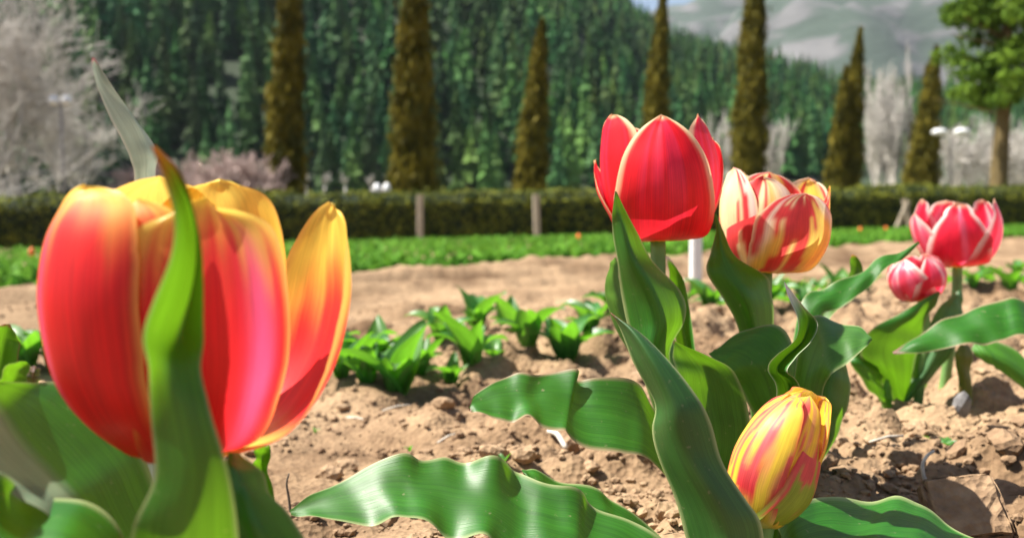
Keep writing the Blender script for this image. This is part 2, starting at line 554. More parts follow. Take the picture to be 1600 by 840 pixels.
def mountain_material():
    m, nt, out = newmat('scree_mountain'); L = nt.links.new
    geo = nd(nt, 'ShaderNodeNewGeometry')
    n1 = nd(nt, 'ShaderNodeTexNoise'); n1.inputs['Scale'].default_value = .011; n1.inputs['Detail'].default_value = 9
    n1.inputs['Distortion'].default_value = .8
    mp = nd(nt, 'ShaderNodeMapping'); mp.inputs['Scale'].default_value = (1, 1, 2.2)
    L(geo.outputs['Position'], mp.inputs[0]); L(mp.outputs[0], n1.inputs['Vector'])
    rp = ramp(nt, [(.47, (.024, .042, .026)), (.55, (.075, .075, .073)), (.74, (.14, .135, .135))])
    L(n1.outputs[0], rp.inputs[0])
    b = nd(nt, 'ShaderNodeBsdfPrincipled'); b.inputs['Roughness'].default_value = .95
    L(rp.outputs[0], b.inputs['Base Color'])
    bp = nd(nt, 'ShaderNodeBump'); bp.inputs['Distance'].default_value = 20; bp.inputs['Strength'].default_value = .5
    L(n1.outputs[0], bp.inputs['Height']); L(bp.outputs[0], b.inputs['Normal'])
    L(b.outputs[0], out.inputs[0])
    return m


mx = np.linspace(-1600, 2600, 170); my = np.linspace(700, 2400, 70)
MX, MY = np.meshgrid(mx, my)
pxm = 800 + F * MX / MY
ridge = np.interp(pxm, [-400, 700, 960, 1030, 1090, 1150, 1350, 1700, 2400], [350, 380, 402, 412, 414, 450, 640, 680, 600])
t = np.clip((MY - 720) / 880, 0, 1.6)
t = np.where(t > 1, 1 - (t - 1) * .4, t)
MZ = -20 + ridge * t * 1.0 + (fbm(MX * .008, MY * .008, 120, 6) - .47) * 230 * np.clip(t * 2, 0, 1) * (1 - .8 * np.exp(-((t - 1) / .12) ** 2))
V = np.stack((MX, MY, MZ), -1).reshape(-1, 3)
mount = link('mountain', mesh('mountain', V, grid_faces(len(my), len(mx)), True, mat=mountain_material()))
tag(mount, 'grey scree mountain slope far behind the forest', 'mountain', kind='structure')


# ------------------------------------------------------------------ trees far away
def cone_tree(seed, tiers=11, seg=7):
    """a conifer of unit height: ragged whorls of branches, uneven from one to the next"""
    rnd = np.random.default_rng(seed)
    Vv, Ff = [], []
    wob = rnd.uniform(-.01, .01, 2)
    for k in range(tiers):
        t = (k + rnd.uniform(-.3, .3)) / (tiers - 1); t = min(1, max(0, t))
        z = .05 + .88 * t
        r = (.155 * (1 - t) ** .8 + .010) * rnd.uniform(.8, 1.2)
        a0 = rnd.uniform(0, 6.28)
        top = min(1.0, z + .20 * (1 - .55 * t))
        b = len(Vv)
        Vv.append((wob[0] * t, wob[1] * t, top))
        m = seg * 2
        for j in range(m):
            a = a0 + 2 * math.pi * (j + rnd.uniform(-.3, .3)) / m
            rr = r * (rnd.uniform(.7, 1.3) if j % 2 == 0 else rnd.uniform(.45, .8))
            Vv.append((rr * math.cos(a), rr * math.sin(a), z + rnd.uniform(-.05, .03) * (1 - .4 * t)))
        for j in range(m):
            Ff.append((b, b + 1 + j, b + 1 + (j + 1) % m))
    return np.array(Vv), np.array(Ff)


def px_of(x, y):
    return 800 + F * x / y


rngt = np.random.default_rng(21)
ctrees = [cone_tree(s) for s in range(9)]
spots = []
yy = 98.0
while yy < 345:
    step = 3.0 + .005 * yy
    x = -yy * .80
    while x < yy * .80:
        X = x + rngt.uniform(-.45, .45) * step; Y = yy + rngt.uniform(-.45, .45) * step
        p = px_of(X, Y)
        # clearing at the foot of the hill on the right, where pale bare trees stand
        lim = 112 + 42 * float(sstep(1080, 1500, p)) + 8 * math.sin(p * .013)
        if Y > lim or (Y > 100 and p < 900):
            spots.append((Y, X))
        x += step * rngt.uniform(.75, 1.25)
    yy += step * .92
spots.sort()
near, mass = [], []
for Y, X in spots:
    (near if (len(near) < 70 and 150 < px_of(X, Y) < 1560) else mass).append((X, Y))
Vs, Fs, Cs, off = [], [], [], 0


def tint(r):
    b_ = r.uniform(.45, 1.5)
    return np.array((b_ * r.uniform(.6, 1.3), b_, b_ * r.uniform(.5, .9)))


for i, (X, Y) in enumerate(mass):
    v, f = ctrees[int(rngt.integers(0, 9))]
    h = rngt.uniform(6.5, 11) * (.8 + .75 * float(fbm(X * .05, Y * .05, 140, 2))); a = rngt.uniform(0, 6.28); wd = rngt.uniform(.8, 1.2)
    ca, sa = math.cos(a), math.sin(a)
    w = np.stack(((v[:, 0] * ca - v[:, 1] * sa) * h * wd, (v[:, 0] * sa + v[:, 1] * ca) * h * wd, v[:, 2] * h), 1)
    Vs.append(w + (X, Y, float(hill_z(X, Y)) - .6)); Fs.append(f + off); off += len(v); Cs.append(np.tile(tint(rngt) * (.55 + .9 * float(fbm(X * .03 + 7, Y * .03, 150, 3))), (len(v), 1)))
forest = link('forest', mesh('forest', np.vstack(Vs), np.vstack(Fs), False, np.vstack(Cs), mat=M_CONIF))
tag(forest, 'dense dark green conifer forest covering the hillside', 'forest', kind='stuff')
cme = [mesh('crown', v, f, False, np.tile(tint(rngt), (len(v), 1)), mat=M_CONIF) for v, f in ctrees * 2]
ctr = tube_mesh('trunk', [(0, 0, 0), (0, 0, .35), (0, 0, .8)], np.array((.018, .013, .004)), M_CONIFBARK, 6)
for i, (X, Y) in enumerate(near):
    o = empty('conifer_tree', (X, Y, float(hill_z(X, Y)) - .4))
    h = rngt.uniform(7, 12)
    o.scale = (h, h, h); o.rotation_euler = (0, 0, rngt.uniform(0, 6.28))
    tag(o, 'slender green conifer along the front edge of the hillside forest', 'conifer', 'conifers at the forest edge')
    link('crown', cme[i % 18], o); link('trunk', ctr, o)


def leaf_quads(P, N, size, rng, aspect=1.7, up=.0):
    """little leaf-shaped quads at P, roughly facing N"""
    n = len(P)
    D = rng.normal(size=(n, 3)); D[:, 2] += up
    D /= np.linalg.norm(D, axis=1)[:, None]
    A = np.cross(D, N + rng.normal(size=(n, 3)) * .6); A /= np.linalg.norm(A, axis=1)[:, None] + 1e-9
    s = (size * rng.uniform(.6, 1.4, n))[:, None]
    V = np.stack((P - D * s * aspect * .5, P + A * s * .5, P + D * s * aspect * .5, P - A * s * .5), 1).reshape(-1, 3)
    return V, np.arange(4 * n).reshape(-1, 4)


def cypress(px, D, w, h, lean, seed, label, tipcut=0.0, split=False):
    """narrow column of upright sprays around a dark core"""
    r = np.random.default_rng(seed)
    root = empty('cypress_tree', (gx(px, D), D, 0))
    tag(root, label, 'cypress', 'row of cypresses behind the hedge')
    def rad(t):
        return w * .42 * np.interp(t, [0, .04, .15, .4, .7, .9, 1], [.86, .98, 1.0, .84, .58, .32, .04])
    # core
    n, m = 40, 14
    T, A = np.meshgrid(np.linspace(0, 1, n), np.linspace(0, 2 * math.pi, m), indexing='ij')
    rr = rad(T) * .78 * (1 + .5 * (vnoise(A * 1.6 + seed, T * 18, seed) - .5))
    V = np.stack((rr * np.cos(A) + lean * T ** 1.6, rr * np.sin(A), .12 + T * (h * .985 - .12)), -1).reshape(-1, 3)
    core = link('crown', mesh('crown', V, grid_faces(n, m), True, mat=M_CYPCORE), root)
    k = int(2600 + 900 * h * w)
    t = r.random(k) ** .9; a = r.uniform(0, 2 * math.pi, k)
    lump = 1 + .75 * (vnoise(a * 1.6 + seed, t * 18, seed) - .5) + .16 * np.abs(r.normal(size=k)) ** 1.5
    q = rad(t) * lump
    P = np.stack((q * np.cos(a) + lean * t ** 1.6, q * np.sin(a), .12 + t * (h - .12)), -1)
    N = np.stack((np.cos(a), np.sin(a), np.full(k, .25)), -1)
    V, Fq = leaf_quads(P, N, np.full(k, .09), r, 3.2, 3.0)
    so = link('foliage', mesh('foliage', V, Fq, False, mat=M_CYP), root)
    so['kind'] = 'stuff'
    tr = link('trunk', tube_mesh('trunk', [(0, 0, -.05), (0, 0, .5), (lean * .1, 0, 1.2)], np.array((.14, .11, .08)) * max(.6, w), M_BARK, 8), root)
    return root


def ht(py, px, D):
    return CAM_H + D * ((360 - .02 * (px - 800)) - py) / F


cypress(446, 24.5, .98, ht(-75, 470, 24.5), .50, 1, 'broad dark cypress rising behind the pinkish bare shrubs')
cypress(646, 25.5, 1.16, ht(-90, 650, 25.5), .35, 2, 'widest dark cypress, behind the hedge between the shrubs and the forest centre')
cypress(830, 29, .92, ht(38, 850, 29), .52, 3, 'short cypress with its whole pointed tip visible, midway along the hedge')
cypress(1022, 34, .98, ht(-12, 1035, 34), .50, 4, 'cypress with pointed top standing directly behind the plain red tulip')
cypress(1170, 35, 1.28, ht(-60, 1180, 35), .45, 5, 'tall cypress above the striped tulip, its top cut by the frame')
cypress(1324, 38.5, .95, ht(50, 1345, 38.5), .62, 6, 'taller cypress of the close pair, with thin leaning tip beside the bare poplars')
cypress(1306, 38, .85, ht(108, 1330, 38), .5, 8, 'lower cypress of the close pair above the right edge of the striped tulip')
cypress(1438, 40, 1.3, ht(78, 1460, 40), .75, 7, 'cypress with blunt leaning top beside the double-headed white lamp')


def bare_segments(r, base, h, spread, n_main, depth, up, ratio=.68):
    segs = []
    def grow(p, d, L, rad, k):
        steps = 3
        for s in range(steps):
            d2 = d + r.normal(size=3) * .13 + np.array((0, 0, up * .08)); d2 /= np.linalg.norm(d2)
            q = p + d2 * L / steps
            segs.append((p, q, rad, rad * .86)); p, d = q, d2; rad *= .86
            if k < depth:
                for c in range(r.integers(1, 3) if s < 2 else 2):
                    nd_ = d + r.normal(size=3) * spread; nd_[2] += up * .35; nd_ /= np.linalg.norm(nd_)
                    grow(p, nd_, L * ratio * r.uniform(.7, 1.1), rad * .62, k + 1)
    for _ in range(n_main):
        d = np.array((r.normal() * spread * .35, r.normal() * spread * .35, 1.0)); d /= np.linalg.norm(d)
        grow(np.array(base, float), d, h * .42, .012 * h, 0)
    return segs


def prisms(segs, rmin=0.004):
    n = len(segs)
    P0 = np.array([s[0] for s in segs]); P1 = np.array([s[1] for s in segs])
    r0 = np.maximum(rmin, np.array([s[2] for s in segs])); r1 = np.maximum(rmin, np.array([s[3] for s in segs]))
    T = P1 - P0; T /= np.linalg.norm(T, axis=1)[:, None] + 1e-9
    A = np.cross(T, (.3, .9, .2)); A /= np.linalg.norm(A, axis=1)[:, None] + 1e-9
    B = np.cross(T, A)
    V = np.zeros((n, 6, 3))
    for j in range(3):
        c, s = math.cos(2.094 * j), math.sin(2.094 * j)
        o = c * A + s * B
        V[:, j] = P0 + o * r0[:, None]; V[:, j + 3] = P1 + o * r1[:, None]
    b = (np.arange(n) * 6)[:, None]
    Fq = np.concatenate([b + np.array(((j, (j + 1) % 3, (j + 1) % 3 + 3, j + 3))) for j in range(3)], 0)
    return V.reshape(-1, 3), Fq


def bare_tree(name, px, D, h, spread, seed, mat, label, cat='tree', group=None, n_main=1, depth=4, up=.6, trunk=.18, rmin=.006, ratio=.68, z=0):
    r = np.random.default_rng(seed)
    root = empty(name, (gx(px, D), D, z))
    tag(root, label, cat, group)
    tz = h * trunk
    segs = bare_segments(r, (0, 0, tz), h * (1 - trunk) * .95, spread, n_main, depth, up, ratio)
    if len(segs) > 26000: segs = segs[:26000]
    V, Fq = prisms(segs, rmin)
    c = link('crown', mesh('crown', V, Fq, True, mat=mat), root)
    link('trunk', tube_mesh('trunk', [(0, 0, -.1), (.02, 0, tz * .5), (0, 0, tz * 1.05)], np.array((.022, .016, .013)) * h, mat, 8), root)
    return root


# grey leafless trees on the left
bare_tree('bare_tree', 35, 26, 9.2, .62, 31, M_GREYBARK, 'tall pale grey leafless tree at the far left edge', group='leafless trees on the left', n_main=4, depth=4, trunk=.12, rmin=.0075)
bare_tree('bare_tree', -40, 24, 7.5, .62, 32, M_GREYBARK, 'grey leafless tree cut by the left edge of the photo', group='leafless trees on the left', n_main=4, depth=4, trunk=.12, rmin=.0075)
bare_tree('bare_tree', 118, 30, 6.0, .62, 33, M_GREYBARK, 'smaller grey leafless tree right behind the pale lamp on the left', group='leafless trees on the left', n_main=3, depth=4, trunk=.1, rmin=.008)
for i, (px, D, h) in enumerate([(285, 25, 2.9), (345, 24, 2.6), (398, 23.5, 2.8), (230, 26, 2.5)]):
    bare_tree('bare_shrub', px, D, h, .8, 41 + i, M_PINKBARK,
              ['pinkish grey bare shrub behind the top of the big tulip', 'low pinkish bare shrub in the middle of the bare shrubs left of the cypresses',
               'pinkish bare shrub touching the first broad cypress', 'twiggy brownish shrub behind the long grey leaf tip'][i],
              'shrub', 'bare shrubs behind the hedge', n_main=7, depth=4, up=.3, trunk=.06, rmin=.011)
# pale poplars and bare trees on the right
for i, (px, D, h, sp, nm) in enumerate([(1378, 48, ht(95, 1385, 48), .20, 4), (1402, 50, ht(60, 1405, 50), .17, 4), (1212, 52, ht(140, 1215, 52), .20, 3),
                                        (1145, 55, ht(165, 1145, 55), .2, 2), (1108, 56, ht(155, 1108, 56), .17, 2)]):
    bare_tree('bare_poplar', px, D, h, sp, 61 + i, M_GREYBARK,
              ['pale upright bare poplar just right of the thin-tipped cypress', 'slightly taller pale bare poplar left of the blunt-topped cypress',
               'pale bare poplar right of the tall cypress above the striped tulip', 'short pale bare poplar left of the tall cypress above the striped tulip',
               'thin pale bare poplar above the right side of the plain red tulip'][i],
              'tree', 'pale bare poplars', n_main=nm, depth=4, up=1.6, trunk=.08, rmin=.010, ratio=.6)
for i, (px, D, h) in enumerate([(1500, 46, 5.6), (1560, 50, 6.2), (1612, 44, 5.5), (1260, 60, 3.2)]):
    bare_tree('bare_tree', px, D, h, .55, 71 + i, M_GREYBARK,
              ['pale leafless tree behind the double-headed white lamp', 'pale leafless tree behind the trunk of the green round-crowned tree',
               'pale leafless tree cut by the right edge of the photo', 'low pale leafless tree between the tall and the thin-tipped cypress'][i],
              'tree', 'pale leafless trees on the right', n_main=4, depth=4, trunk=.1, rmin=.011)
# whitewashed saplings between the first two cypresses
for i, px in enumerate((482, 511, 543, 584)):
    bare_tree('whitewashed_sapling', px, 31 + i * .4, 2.35, .35, 81 + i, M_GREYBARK,
              'whitewashed sapling trunk between the two broad cypresses, %s from the bare shrubs' % ('first', 'second', 'third', 'fourth')[i],
              'sapling', 'whitewashed saplings', n_main=2, depth=3, trunk=.75, rmin=.006)

# green round-crowned tree on the right
D = 27.0
tree = empty('pine_tree', (gx(1560, D), D, 0))
tag(tree, 'green round-crowned tree with orange-brown trunk at the top right corner', 'tree')
r = np.random.default_rng(99)
link('trunk', tube_mesh('trunk', spline([(0, 0, -.1), (.03, 0, 1.5), (.12, 0, 3.0), (.2, 0, 4.2), (.25, 0, 6.0)], 14), np.linspace(.30, .14, 14), M_BARK, 10), tree)
Ps, Ns = [], []
for k in range(95):
    a = r.uniform(0, 6.28); zz = r.uniform(0, 1)
    rad = 2.25 * math.sin(math.pi * min(1, .22 + .78 * zz)) ** .7 * r.uniform(.35, 1)
    c = np.array((.62 + rad * math.cos(a), rad * math.sin(a), 3.75 + 4.6 * zz - .35 * rad * .4))
    m = 210
    d = r.normal(size=(m, 3)); d /= np.linalg.norm(d, axis=1)[:, None]
    Ps.append(c + d * r.uniform(.3, .62) * (r.random((m, 1)) ** .4) * np.array((1.25, 1.25, .7))); Ns.append(d)
V, Fq = leaf_quads(np.vstack(Ps), np.vstack(Ns), np.full(95 * 210, .095), r, 2.0, .3)
link('crown', mesh('crown', V, Fq, False, mat=M_PINE), tree)
segs = []
for k in range(16):
    z0 = r.uniform(3.1, 6.0); a = r.uniform(0, 6.28); L = r.uniform(1.1, 2.0)
    p = np.array((.15, 0, z0)); q = p + np.array((math.cos(a) * L, math.sin(a) * L, .5))
    segs.append((p, q, .06, .02))
V, Fq = prisms(segs); link('limb', mesh('limb', V, Fq, True, mat=M_BARK), tree)

# ------------------------------------------------------------------ hedge, posts, lamps
HS = .2


def hedge_y(x): return 20.9 + HS * x


hd = np.array((1, HS, 0)) / math.hypot(1, HS); hnv = np.array((-hd[1], hd[0], 0))
hedge = empty('hedge', (0, 20.9, 0))
tag(hedge, 'long low clipped hedge with sunlit top and dark shaded front', 'hedge')
S = np.linspace(-30, 34, 260)
prof = [(-.36, -.05), (-.40, .3), (-.41, .7), (-.36, .86), (-.20, 1.02), (0, 1.08), (.25, 1.06), (.38, .98), (.41, .6), (.38, -.05)]
V = []
for s in S:
    for k, (a, z) in enumerate(prof):
        w = 1 + .10 * (vnoise(s * 2.2 + k * 3, k * 1.7, 7) - .5)
        V.append(hd * s + hnv * a * w + np.array((0, 0, z * (1 + .10 * (vnoise(s * 1.3, k * .2, 9) - .5)))))
link('hedge_body', mesh('hedge_body', np.array(V), grid_faces(len(S), len(prof)), True, mat=M_HEDGECORE), hedge)
r = np.random.default_rng(8)
k = 52000
s = r.uniform(-26, 30, k); c = r.random(k)
a = np.where(c < .5, r.uniform(-.40, .2, k), -.42 + r.normal(size=k) * .02)
z = np.where(c < .5, 1.085 + r.normal(size=k) * .02 - .27 * (np.abs(a) / .41) ** 2, r.uniform(.02, .88, k))
P = s[:, None] * hd + a[:, None] * hnv; P[:, 2] = z * (1 + .10 * (vnoise(s * 1.3, np.ones(k), 9) - .5)) + np.where(r.random(k) < .03, r.uniform(0, .14, k), 0) * (z > .98)
N = np.where((c < .5)[:, None], np.array((0, -.5, 1.0)), -hnv)
V, Fq = leaf_quads(P, N, np.full(k, .05), r, 1.6, .4)
o = link('hedge_leaves', mesh('hedge_leaves', V, Fq, False, mat=M_HEDGE), hedge); o['kind'] = 'stuff'


def hedge_point(px, off=.55):
    # ground point in front of the hedge under column px
    k_ = (px - 800) / F
    y = 20.9 / (1 - HS * k_)
    p = np.array((k_ * y, y, 0)) - hnv * off
    return p


for i, (px, hgt, lean) in enumerate([(653, 1.0, .03), (831, .98, -.01), (1596, .62, 0)]):
    p = hedge_point(px, .62)
    o = link('wooden_post', box_mesh('wooden_post', (.13, .11, hgt), M_WOOD, .012), None)
    o.location = p; o.rotation_euler = (0, lean, .2)
    tag(o, ['pale square wooden post before the hedge, the one nearer the big tulip', 'pale square wooden post before the hedge below the short cypress',
            'short pale wooden post before the hedge at the right edge'][i], 'post', 'wooden posts along the hedge')
p = hedge_point(1350, 1.6)
af = empty('wooden_trestle', p)
tag(af, 'small grey wooden A-shaped trestle standing before the hedge on the right', 'trestle')
for i, (dx, tilt) in enumerate(((-.14, .42), (.17, -.22))):
    o = link('leg', box_mesh('leg', (.09, .07, .74), M_WOOD, .008), af); o.location = (dx * 1.2, .05 * i, 0); o.rotation_euler = (0, tilt, 0)
o = link('crossbar', box_mesh('crossbar', (.26, .05, .06), M_WOOD, .006), af); o.location = (.02, -.07, .3)
# white marker stake near the path
p = on_ground(1087, 443)
o = link('marker_stake', box_mesh('marker_stake', (.034, .022, .20), M_WHITE, .004)); o.location = p - np.array((0, 0, .01)); o.rotation_euler = (0, .02, .3)
tag(o, 'white painted marker stake beside the path under the red tulip', 'stake')
# lamps


def lamp(px, py, D, headw, label, heads=2):
    z = ht(py, px, D)
    root = empty('street_lamp', (gx(px, D), D, 0))
    tag(root, label, 'lamp', 'twin-headed lamps')
    link('pole', tube_mesh('pole', [(0, 0, -.1), (0, 0, z * .5), (0, 0, z)], np.array((.05, .042, .035)), M_METAL, 8), root)
    link('arm', tube_mesh('arm', [(-headw * .6, 0, z + .01), (0, 0, z + .03), (headw * .6, 0, z + .01)], .025, M_METAL, 6), root)
    for sg in (-1, 1):
        n, m = 7, 12
        T, A = np.meshgrid(np.linspace(0, math.pi, n), np.linspace(0, 2 * math.pi, m), indexing='ij')
        V = np.stack((np.sin(T) * np.cos(A) * headw * .48, np.sin(T) * np.sin(A) * .2, np.cos(T) * .15 * np.where(np.cos(T) > 0, 1.2, .6)), -1).reshape(-1, 3)
        h = link('lamp_head', mesh('lamp_head', V, grid_faces(n, m), True, mat=M_WHITE), root)
        h.location = (sg * headw * .62, 0, z)
    return root


lamp(1486, 208, 38, .76, 'white double-headed lamp between the blunt-topped cypress and round-crowned tree')
lamp(105, 161, 24, .28, 'small pale twin lamp on a thin pole before the grey leafless tree')
lamp(600, 297, 22.5, .2, 'low white twin lamp just above the hedge by the widest cypress')


# ------------------------------------------------------------------ planted strip before the hedge (reads as one mass)
r = np.random.default_rng(12)
k = 60000
dd = r.random(k) ** 2.3 * 15 + .05
x = r.uniform(-11, 16, k)
y = cover_line(x) + dd
ok = (y < hedge_y(x) - .6) & (y > 1.6) & (np.abs(x) < .75 * y + .6)
x, y, dd = x[ok], y[ok], dd[ok]
clump = .6 * vnoise(x * 5, y * 5, 3) + .4 * vnoise(x * 1.7, y * 1.7, 4)
ok = clump > .33
x, y, dd, clump = x[ok], y[ok], dd[ok], clump[ok]
k = len(x)
hgt = (.035 + .085 * r.random(k) ** 1.5) * (.35 + 1.2 * clump)
an = r.uniform(0, 6.28, k); ln = r.uniform(.1, .8, k)
B = np.stack((x, y, soil_z(x, y)), 1)
dirv = np.stack((np.cos(an) * ln, np.sin(an) * ln, np.ones(k)), 1); dirv /= np.linalg.norm(dirv, axis=1)[:, None]
sd = np.stack((-np.sin(an), np.cos(an), np.zeros(k)), 1)
wd = (.010 + .012 * r.random(k))[:, None]
mid = B + dirv * (hgt * .55)[:, None]
bend = np.stack((np.cos(an), np.sin(an), np.zeros(k)), 1)
tip = B + dirv * hgt[:, None] + bend * (hgt * .35)[:, None] - np.array((0, 0, .12)) * hgt[:, None]
V = np.stack((B, mid + sd * wd, tip, mid - sd * wd), 1).reshape(-1, 3)
cover = link('row_foliage', mesh('row_foliage', V, np.arange(4 * k).reshape(-1, 4), False, mat=M_COVER))
tag(cover, 'dense green strip of leafy bedding plants in front of the hedge', 'foliage', kind='stuff')
# a few orange-red flower specks in the strip
M_SPECK = plain('orange_petals', (.75, .16, .03), .5, .2, 80, .1, .001)
v, f = rock(300, 1, 1.2)
spk = mesh('distant_bloom', v, f, True, mat=M_SPECK)
for i, (px, py) in enumerate([(50, 411), (905, 376), (1345, 361), (1385, 358), (1010, 369)]):
    yl = 238 / max(6, (py + 10) - (360 - .02 * (px - 800)))
    p = np.array((gx(px, yl), yl, .10))
    o = link('distant_bloom', spk); o.location = p; o.scale = (.022, .022, .026)
    tag(o, ['tiny orange bloom in the green strip left of the big tulip', 'tiny orange bloom in the green strip left of the plain red tulip',
            'tiny orange bloom in the green strip right of the striped tulip', 'tiny orange bloom in the green strip beside the trestle',
            'tiny orange bloom hidden behind the plain red tulip'][i], 'flower', 'tiny orange blooms in the strip')


# ------------------------------------------------------------------ young tulip plants
def young_leaf(seed):
    r = np.random.default_rng(seed)
    n, m = 14, 7
    L = 1.0; w = r.uniform(.15, .22)
    t = np.linspace(0, 1, n)
    lean = r.uniform(.25, 1.1); curl = r.uniform(.3, 1.8)
    ang = np.pi / 2 - lean * .6 - curl * t ** 1.7
    dx = np.cos(ang); dz = np.sin(ang)
    cxl = np.concatenate(([0], np.cumsum((dx[1:] + dx[:-1]) / 2 / (n - 1)))) * L
    czl = np.concatenate(([0], np.cumsum((dz[1:] + dz[:-1]) / 2 / (n - 1)))) * L
    W = w * np.sin(np.pi * np.clip(t * .93 + .07, 0, 1) ** .75) ** .9
    u = np.linspace(-1, 1, m)
    V = np.zeros((n, m, 3))
    gut = .55 * (u ** 2)
    wav = .03 * np.sin(7 * t + seed)
    for i in range(n):
        nx, nz = -dz[i], dx[i]
        V[i, :, 0] = cxl[i] + nx * gut * W[i]; V[i, :, 1] = u * W[i]; V[i, :, 2] = czl[i] + nz * gut * W[i] * 1.0 + wav[i] * u
    g = np.array((.055, .20, .04)) * r.uniform(.75, 1.25) * np.array((r.uniform(.8, 1.5), 1, 1))
    U = np.stack(np.broadcast_arrays((u[None] + 1) / 2, t[:, None]), -1).reshape(-1, 2)
    C = np.broadcast_to(g, (n * m, 3)).copy()
    C *= (1 - .15 * U[:, 1:2])
    C = np.hstack((C, np.zeros((len(C), 1))))
    return mesh('leaf', V.reshape(-1, 3), grid_faces(n, m), True, C, U, M_YOUNG)


yl = [young_leaf(200 + i) for i in range(10)]
rngy = np.random.default_rng(44)
# columns and foot rows of the plants in the photograph, left to right
young = [(38, 596, .9), (88, 592, .8), (532, 585, .75), (556, 566, 1.0), (590, 560, .9), (622, 590, 1.05), (655, 566, .9), (690, 545, .8), (736, 562, 1.15), (745, 520, 1.0),
         (800, 530, .9), (826, 548, .9), (884, 548, 1.2), (922, 530, .9), (962, 515, .9), (515, 560, .7), (572, 590, .7), (705, 570, .6), (770, 552, .6),
         (1078, 498, .8), (1108, 510, .9), (1150, 492, .9), (1196, 505, .9), (1238, 490, .85), (1262, 505, .7), (1310, 478, .9),
         (1480, 470, .9), (1520, 478, .9), (1552, 462, .9), (1578, 474, .9), (1600, 462, .95), (1545, 445, .8), (1590, 438, .8), (1090, 470, .8), (1180, 462, .8), (1280, 455, .8), (1225, 468, .7),
         (1066, 482, .7), (1128, 486, .75), (1172, 508, .7), (1216, 486, .8), (1256, 476, .7), (1302, 494, .7), (1352, 466, .8), (1424, 470, .8)]
near_ref = ['just left of the big tulip at the photo edge', 'tucked beside the left side of the big tulip']
words = 'first second third fourth fifth sixth seventh eighth ninth tenth eleventh twelfth thirteenth fourteenth fifteenth sixteenth seventeenth eighteenth nineteenth twentieth twenty-first'.split()
young = sorted(young[:2]) + sorted(young[2:19]) + young[19:]
for i, (px, py, sc) in enumerate(young):
    p = on_ground(px, py, .018 if px < 1000 else .006)
    p[2] = float(soil_z(p[0], p[1])) - .004
    o = empty('young_tulip', p)
    if i < 2: lb = 'young leafy tulip plant ' + near_ref[i]
    elif i < 19: lb = 'young leafy tulip without bloom, %s in the row from the big tulip' % words[i - 2]
    elif i < 26: lb = 'young leafy tulip below the striped tulip, %s from the white stake' % words[i - 19]
    elif i < 31: lb = 'young leafy tulip behind the pink tulip at the right edge, %s of the front row' % words[i - 26]
    elif i < 33: lb = 'young leafy tulip behind the pink tulip, %s of the row farther back' % words[i - 31]
    elif i >= 37: lb = 'low young tulip between the rows right of the red tulip, %s from the white stake' % words[i - 37]
    else: lb = 'small young tulip beyond the front row under the striped tulip, %s from the stake' % words[i - 33]
    tag(o, lb, 'plant', 'young tulip plants in the soil rows')
    s = .082 * sc * (1.0 if px < 1000 else 1.0)
    o.scale = (s, s, s)
    nl = int(rngy.integers(6, 10)); a0 = rngy.uniform(0, 6.28)
    for j in range(nl):
        l = link('leaf', yl[int(rngy.integers(0, 10))], o)
        q = rngy.uniform(.5, 1.15)
        l.scale = (q, q, q); l.rotation_euler = (0, 0, a0 + j * 2.4 + rngy.uniform(-.3, .3))


# ------------------------------------------------------------------ tulips: leaves
GREEN = np.array((.014, .110, .007))
RIM = np.array((.34, .38, .17))


def leaf_col(U, Vv, seed, base=GREEN, tip=None, tipat=.86, rim=.94, pale=0.0, rimc=RIM):
    C = np.broadcast_to(base, (len(U), 3)).copy()
    C *= (.82 + .4 * fbm(U * 2.3 + seed, Vv * 6, seed, 3))[:, None]
    C = C * (1 - pale) + np.array((.30, .36, .30)) * pale
    rr = sstep(rim, 1.0, np.abs(U) + .02 * (vnoise(Vv * 40, U * 0, seed) - .5))[:, None] * .85
    C = C * (1 - rr) + rimc * rr
    al = np.maximum(rr * .8, pale)
    if tip is not None:
        tt = sstep(tipat, 1.0, Vv + .05 * (np.abs(U) - .5))[:, None]
        C = C * (1 - tt) + np.array(tip) * tt
        al = np.maximum(al, tt)
    return np.hstack((C, al))


def pale_sheen_left(U, Vv, seed):
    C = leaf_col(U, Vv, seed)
    w = (sstep(.0, .25, -U) * .75)[:, None]  # left half paled: glaucous bloom with its sunlit sheen painted into the colour
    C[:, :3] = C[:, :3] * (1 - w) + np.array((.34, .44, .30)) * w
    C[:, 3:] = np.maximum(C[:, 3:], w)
    return C


